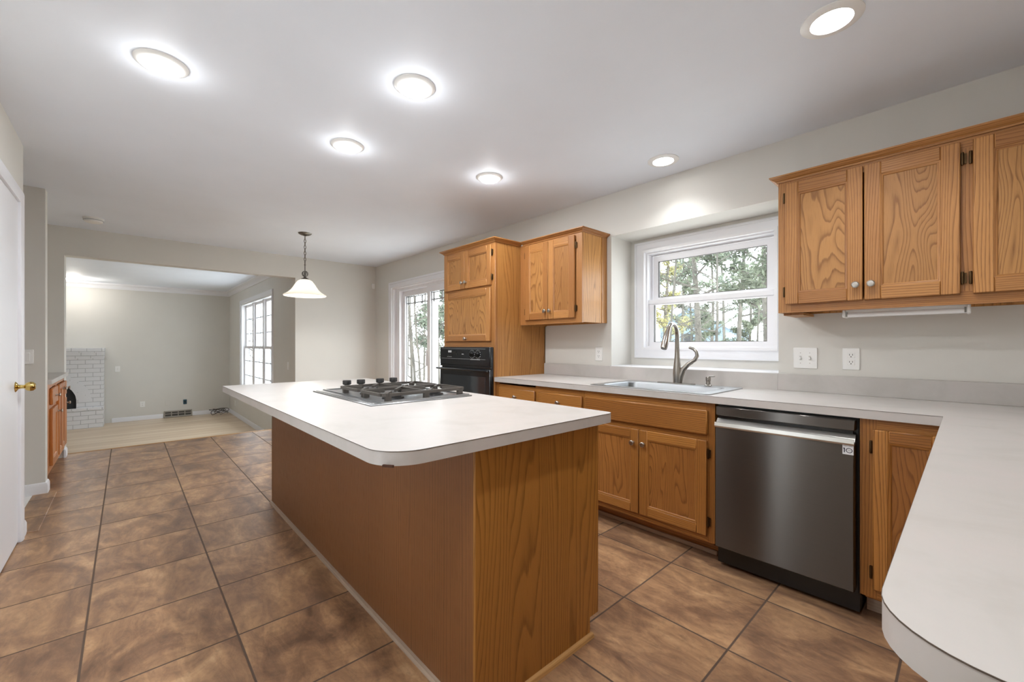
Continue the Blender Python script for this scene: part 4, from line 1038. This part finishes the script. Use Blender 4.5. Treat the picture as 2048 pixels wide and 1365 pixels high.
# living ceiling light
ll = thing('flush_light', 'small lit flush light on the living room ceiling', 'ceiling light', (-11.25, -.73, CEIL))
m = MB(); m.lathe([(0, -.02), (.10, -.02), (.13, -.01), (.13, 0)], (-11.25, -.73, CEIL), 'z', 28); part('base', m, 'plate', ll)
m = MB(); m.lathe([(.10, -.02), (.09, -.045), (.05, -.06), (0, -.065)], (-11.25, -.73, CEIL), 'z', 28, caps=False); part('lens', m, 'led_on', ll)
d_ = bpy.data.lights.new('lamp', 'POINT'); d_.energy = 7; d_.shadow_soft_size = .1; d_.color = (1, .94, .85)
lo_ = bpy.data.objects.new('lamp', d_); C.objects.link(lo_); lo_.parent = ll; lo_.location = (0, 0, -.22)

# ================================================================== OUTSIDE
m = MB(); m.box(-60, 30, 3.6, 80, -1.0, -.6); struct('ground', m, 'snow')
def branchy(m, base, h, r, lean, seed, levels=3, n1=14, spread=.42, start=.3):
    rnd = random.Random(seed); tips = []
    def grow(p, d, L, r, lv):
        n = 4 if lv else 7; pts = [p.copy()]; rs = [r]; q = p.copy(); dd = d.copy()
        for i in range(n):
            dd = (dd+Vector((rnd.uniform(-1, 1), rnd.uniform(-1, 1), rnd.uniform(-.4, .6)))*(.05 if lv == 0 else .18)).normalized()
            q = q+dd*L/n; pts.append(q.copy()); rs.append(r*(1-.8*(i+1)/n)+.003)
        m.tube(pts, rs, 6 if lv == 0 else 4)
        if lv >= levels: tips.append(pts); return
        cnt = n1 if lv == 0 else 5
        for k in range(cnt):
            f = start+(1-start)*(k+.5)/cnt if lv == 0 else .25+.75*(k+.5)/cnt
            i = min(int(f*n), n-1); pp = pts[i].lerp(pts[i+1], f*n-i)
            a = rnd.uniform(0, 2*PI); up_ = rnd.uniform(.0, .7)
            nd = Vector((math.cos(a), math.sin(a), up_)).normalized()
            if lv: nd = (nd+dd*.8).normalized()
            grow(pp, nd, L*spread*(1.15-.6*f if lv == 0 else .8), max(rs[i]*.45, .004), lv+1)
        tips.append(pts)
    grow(Vector(base), Vector((lean, 0, 1)).normalized(), h, r, 0)
    return tips
def conifer(name, label, base, h, r, seed, leaf, dens=5, lean=0., size=.085, start=.25, group='trees outside the kitchen window', levels=2):
    tr = thing(name, label, 'tree', base, group)
    m = MB(); tips = branchy(m, base, h, r, lean, seed, levels, 18, .25, start); part('trunk', m, 'bark', tr)
    rnd = random.Random(seed+99); t = bmesh.new()
    for pts in tips[:-1]:
        for i in range(len(pts)-1):
            for _ in range(int(dens*2.6)):
                c = pts[i].lerp(pts[i+1], rnd.random())+Vector((rnd.gauss(0, .1), rnd.gauss(0, .1), rnd.gauss(0, .08)))
                a = Vector((rnd.gauss(0, 1), rnd.gauss(0, 1), rnd.gauss(0, .7))).normalized(); b_ = a.orthogonal().normalized()
                s_ = size*rnd.uniform(.5, 1.1)
                t.faces.new([t.verts.new(c-a*s_), t.verts.new(c+b_*s_*.35), t.verts.new(c+a*s_), t.verts.new(c-b_*s_*.35)])
    mm = MB(); mm.absorb(t, 'z', 0); part('foliage', mm, leaf, tr, kind='stuff')
    return tr
def ray_xy(u, dist):
    r_ = (u-1024)/FPX; d_ = Vector((math.sin(YAW)*r_-math.cos(YAW), math.cos(YAW)*r_+math.sin(YAW))); return d_.x*dist, d_.y*dist
def at(u, dist, z=-.6): x, y = ray_xy(u, dist); return (x, y, z)
conifer('pine_tree', 'tall pine with a thick grey trunk left of centre in the kitchen window', at(1402, 12.6), 8.8, .105, 3, 'pine_g', 5, -.02, start=.35)
conifer('pine_tree', 'yellow-green evergreen at the left edge of the kitchen window', at(1325, 18), 7.5, .10, 5, 'pine_y', 9, 0)
conifer('pine_tree', 'forked pine right of centre in the kitchen window', at(1476, 18.5), 9.5, .11, 8, 'pine_g', 5, .03, start=.3)
conifer('pine_tree', 'dense green pine at the right edge of the kitchen window', at(1534, 9.5), 7, .08, 11, 'pine', 7, 0)
conifer('pine_tree', 'low bushy pine in the lower right of the kitchen window', at(1500, 23), 5.5, .1, 14, 'pine', 12, 0, start=.1)
conifer('pine_tree', 'slim evergreen behind the gooseneck faucet in the kitchen window', at(1362, 23.5), 8, .09, 17, 'pine', 6, .02)
conifer('pine_tree', 'far grey-green pine behind the forked pine', at(1450, 38), 14, .14, 21, 'pine_g', 6, 0)
def bare(label, base, h, r, seed, lean=0., group='bare trees outside the patio door'):
    tr = thing('bare_tree', label, 'tree', base, group); m = MB()
    branchy(m, base, h, r, lean, seed, 3, 14, .27, .08); part('trunk', m, 'bark', tr); return tr
bare('bare tree seen through the middle of the left patio door pane', at(831, 16), 6.5, .06, 31)
bare('bare tree at the right side of the left patio door pane', at(848, 21), 7, .06, 33)
bare('slender bare tree at the left side of the left patio door pane', at(815, 24), 7, .06, 35)
conifer('pine_tree', 'grey-green evergreen seen through the right patio door pane', at(893, 13.5), 4.4, .06, 37, 'pine_g', 8, 0, group='trees outside the patio door')
bare('bare tree outside the tall living room window', at(512, 22), 8, .08, 39, group='trees outside the living room')
for lab, u_, dd_, h_, sd_, ln_ in (
    ('thin bare tree with fine twigs between the pines left of the faucet', 1338, 10.5, 6, 51, .03),
    ('leaning bare tree with many twigs in the middle of the kitchen window', 1432, 8.5, 5.5, 53, -.05),
    ('bare twiggy tree beside the right edge pine', 1511, 12.3, 5.5, 55, .04)):
    bare(lab, at(u_, dd_), h_, .032, sd_, ln_, 'bare trees outside the kitchen window')
for lab, u_, dd_, h_, sd_ in (
    ('nearest twiggy sapling outside the left patio door pane', 824, 9.5, 4.2, 61),
    ('second twiggy sapling outside the left patio door pane, near its right stile', 842, 11.5, 4.8, 63),
    ('twiggy sapling behind the white post outside the patio door', 880, 9.0, 4.0, 65)):
    bare(lab, at(u_, dd_), h_, .035, sd_)
conifer('pine_tree', 'wide grey-green pine filling the gap left of the forked pine', at(1424, 30), 12, .12, 71, 'pine_g', 8, 0, start=.2)
conifer('pine_tree', 'olive pine low behind the thick grey trunk', at(1385, 27), 7, .09, 73, 'pine', 9, 0, start=.15)
# neighbour house
hs = thing('house', 'pale blue neighbouring house with a white snowy gable roof behind the pines', 'house', at(1390, 45))
hx, hy, _ = at(1390, 45)
m = MB(); m.box(hx-4, hx+3, hy, hy+7, -.6, 3.1)
m.prism([(hx-4, 3.1), (hx+3, 3.1), (hx-.5, 5.3)], hy, hy+7, lambda p, q, h: (p, h, q)); part('wall', m, 'siding', hs)
m = MB(); m.prism([(hx-4.5, 2.85), (hx-.5, 5.36), (hx+3.5, 2.85), (hx+3.5, 3.1), (hx-.5, 5.62), (hx-4.5, 3.1)], hy-.4, hy+7.4, lambda p, q, h: (p, h, q)); part('roof', m, 'roofsnow', hs)
m = MB(); m.box(hx-1.2, hx-.2, hy-.05, hy+.02, 1.2, 2.4); part('window', m, 'black', hs)
# porch post outside the slider
m = MB(); px_, py_, _ = at(868, 6.9); m.box(px_-.05, px_+.05, py_-.05, py_+.05, -.62, 2.6, bev=.006); solid('porch_post', 'white post outside the right pane of the patio door', 'post', m, 'trim', origin=(px_, py_, -.6))
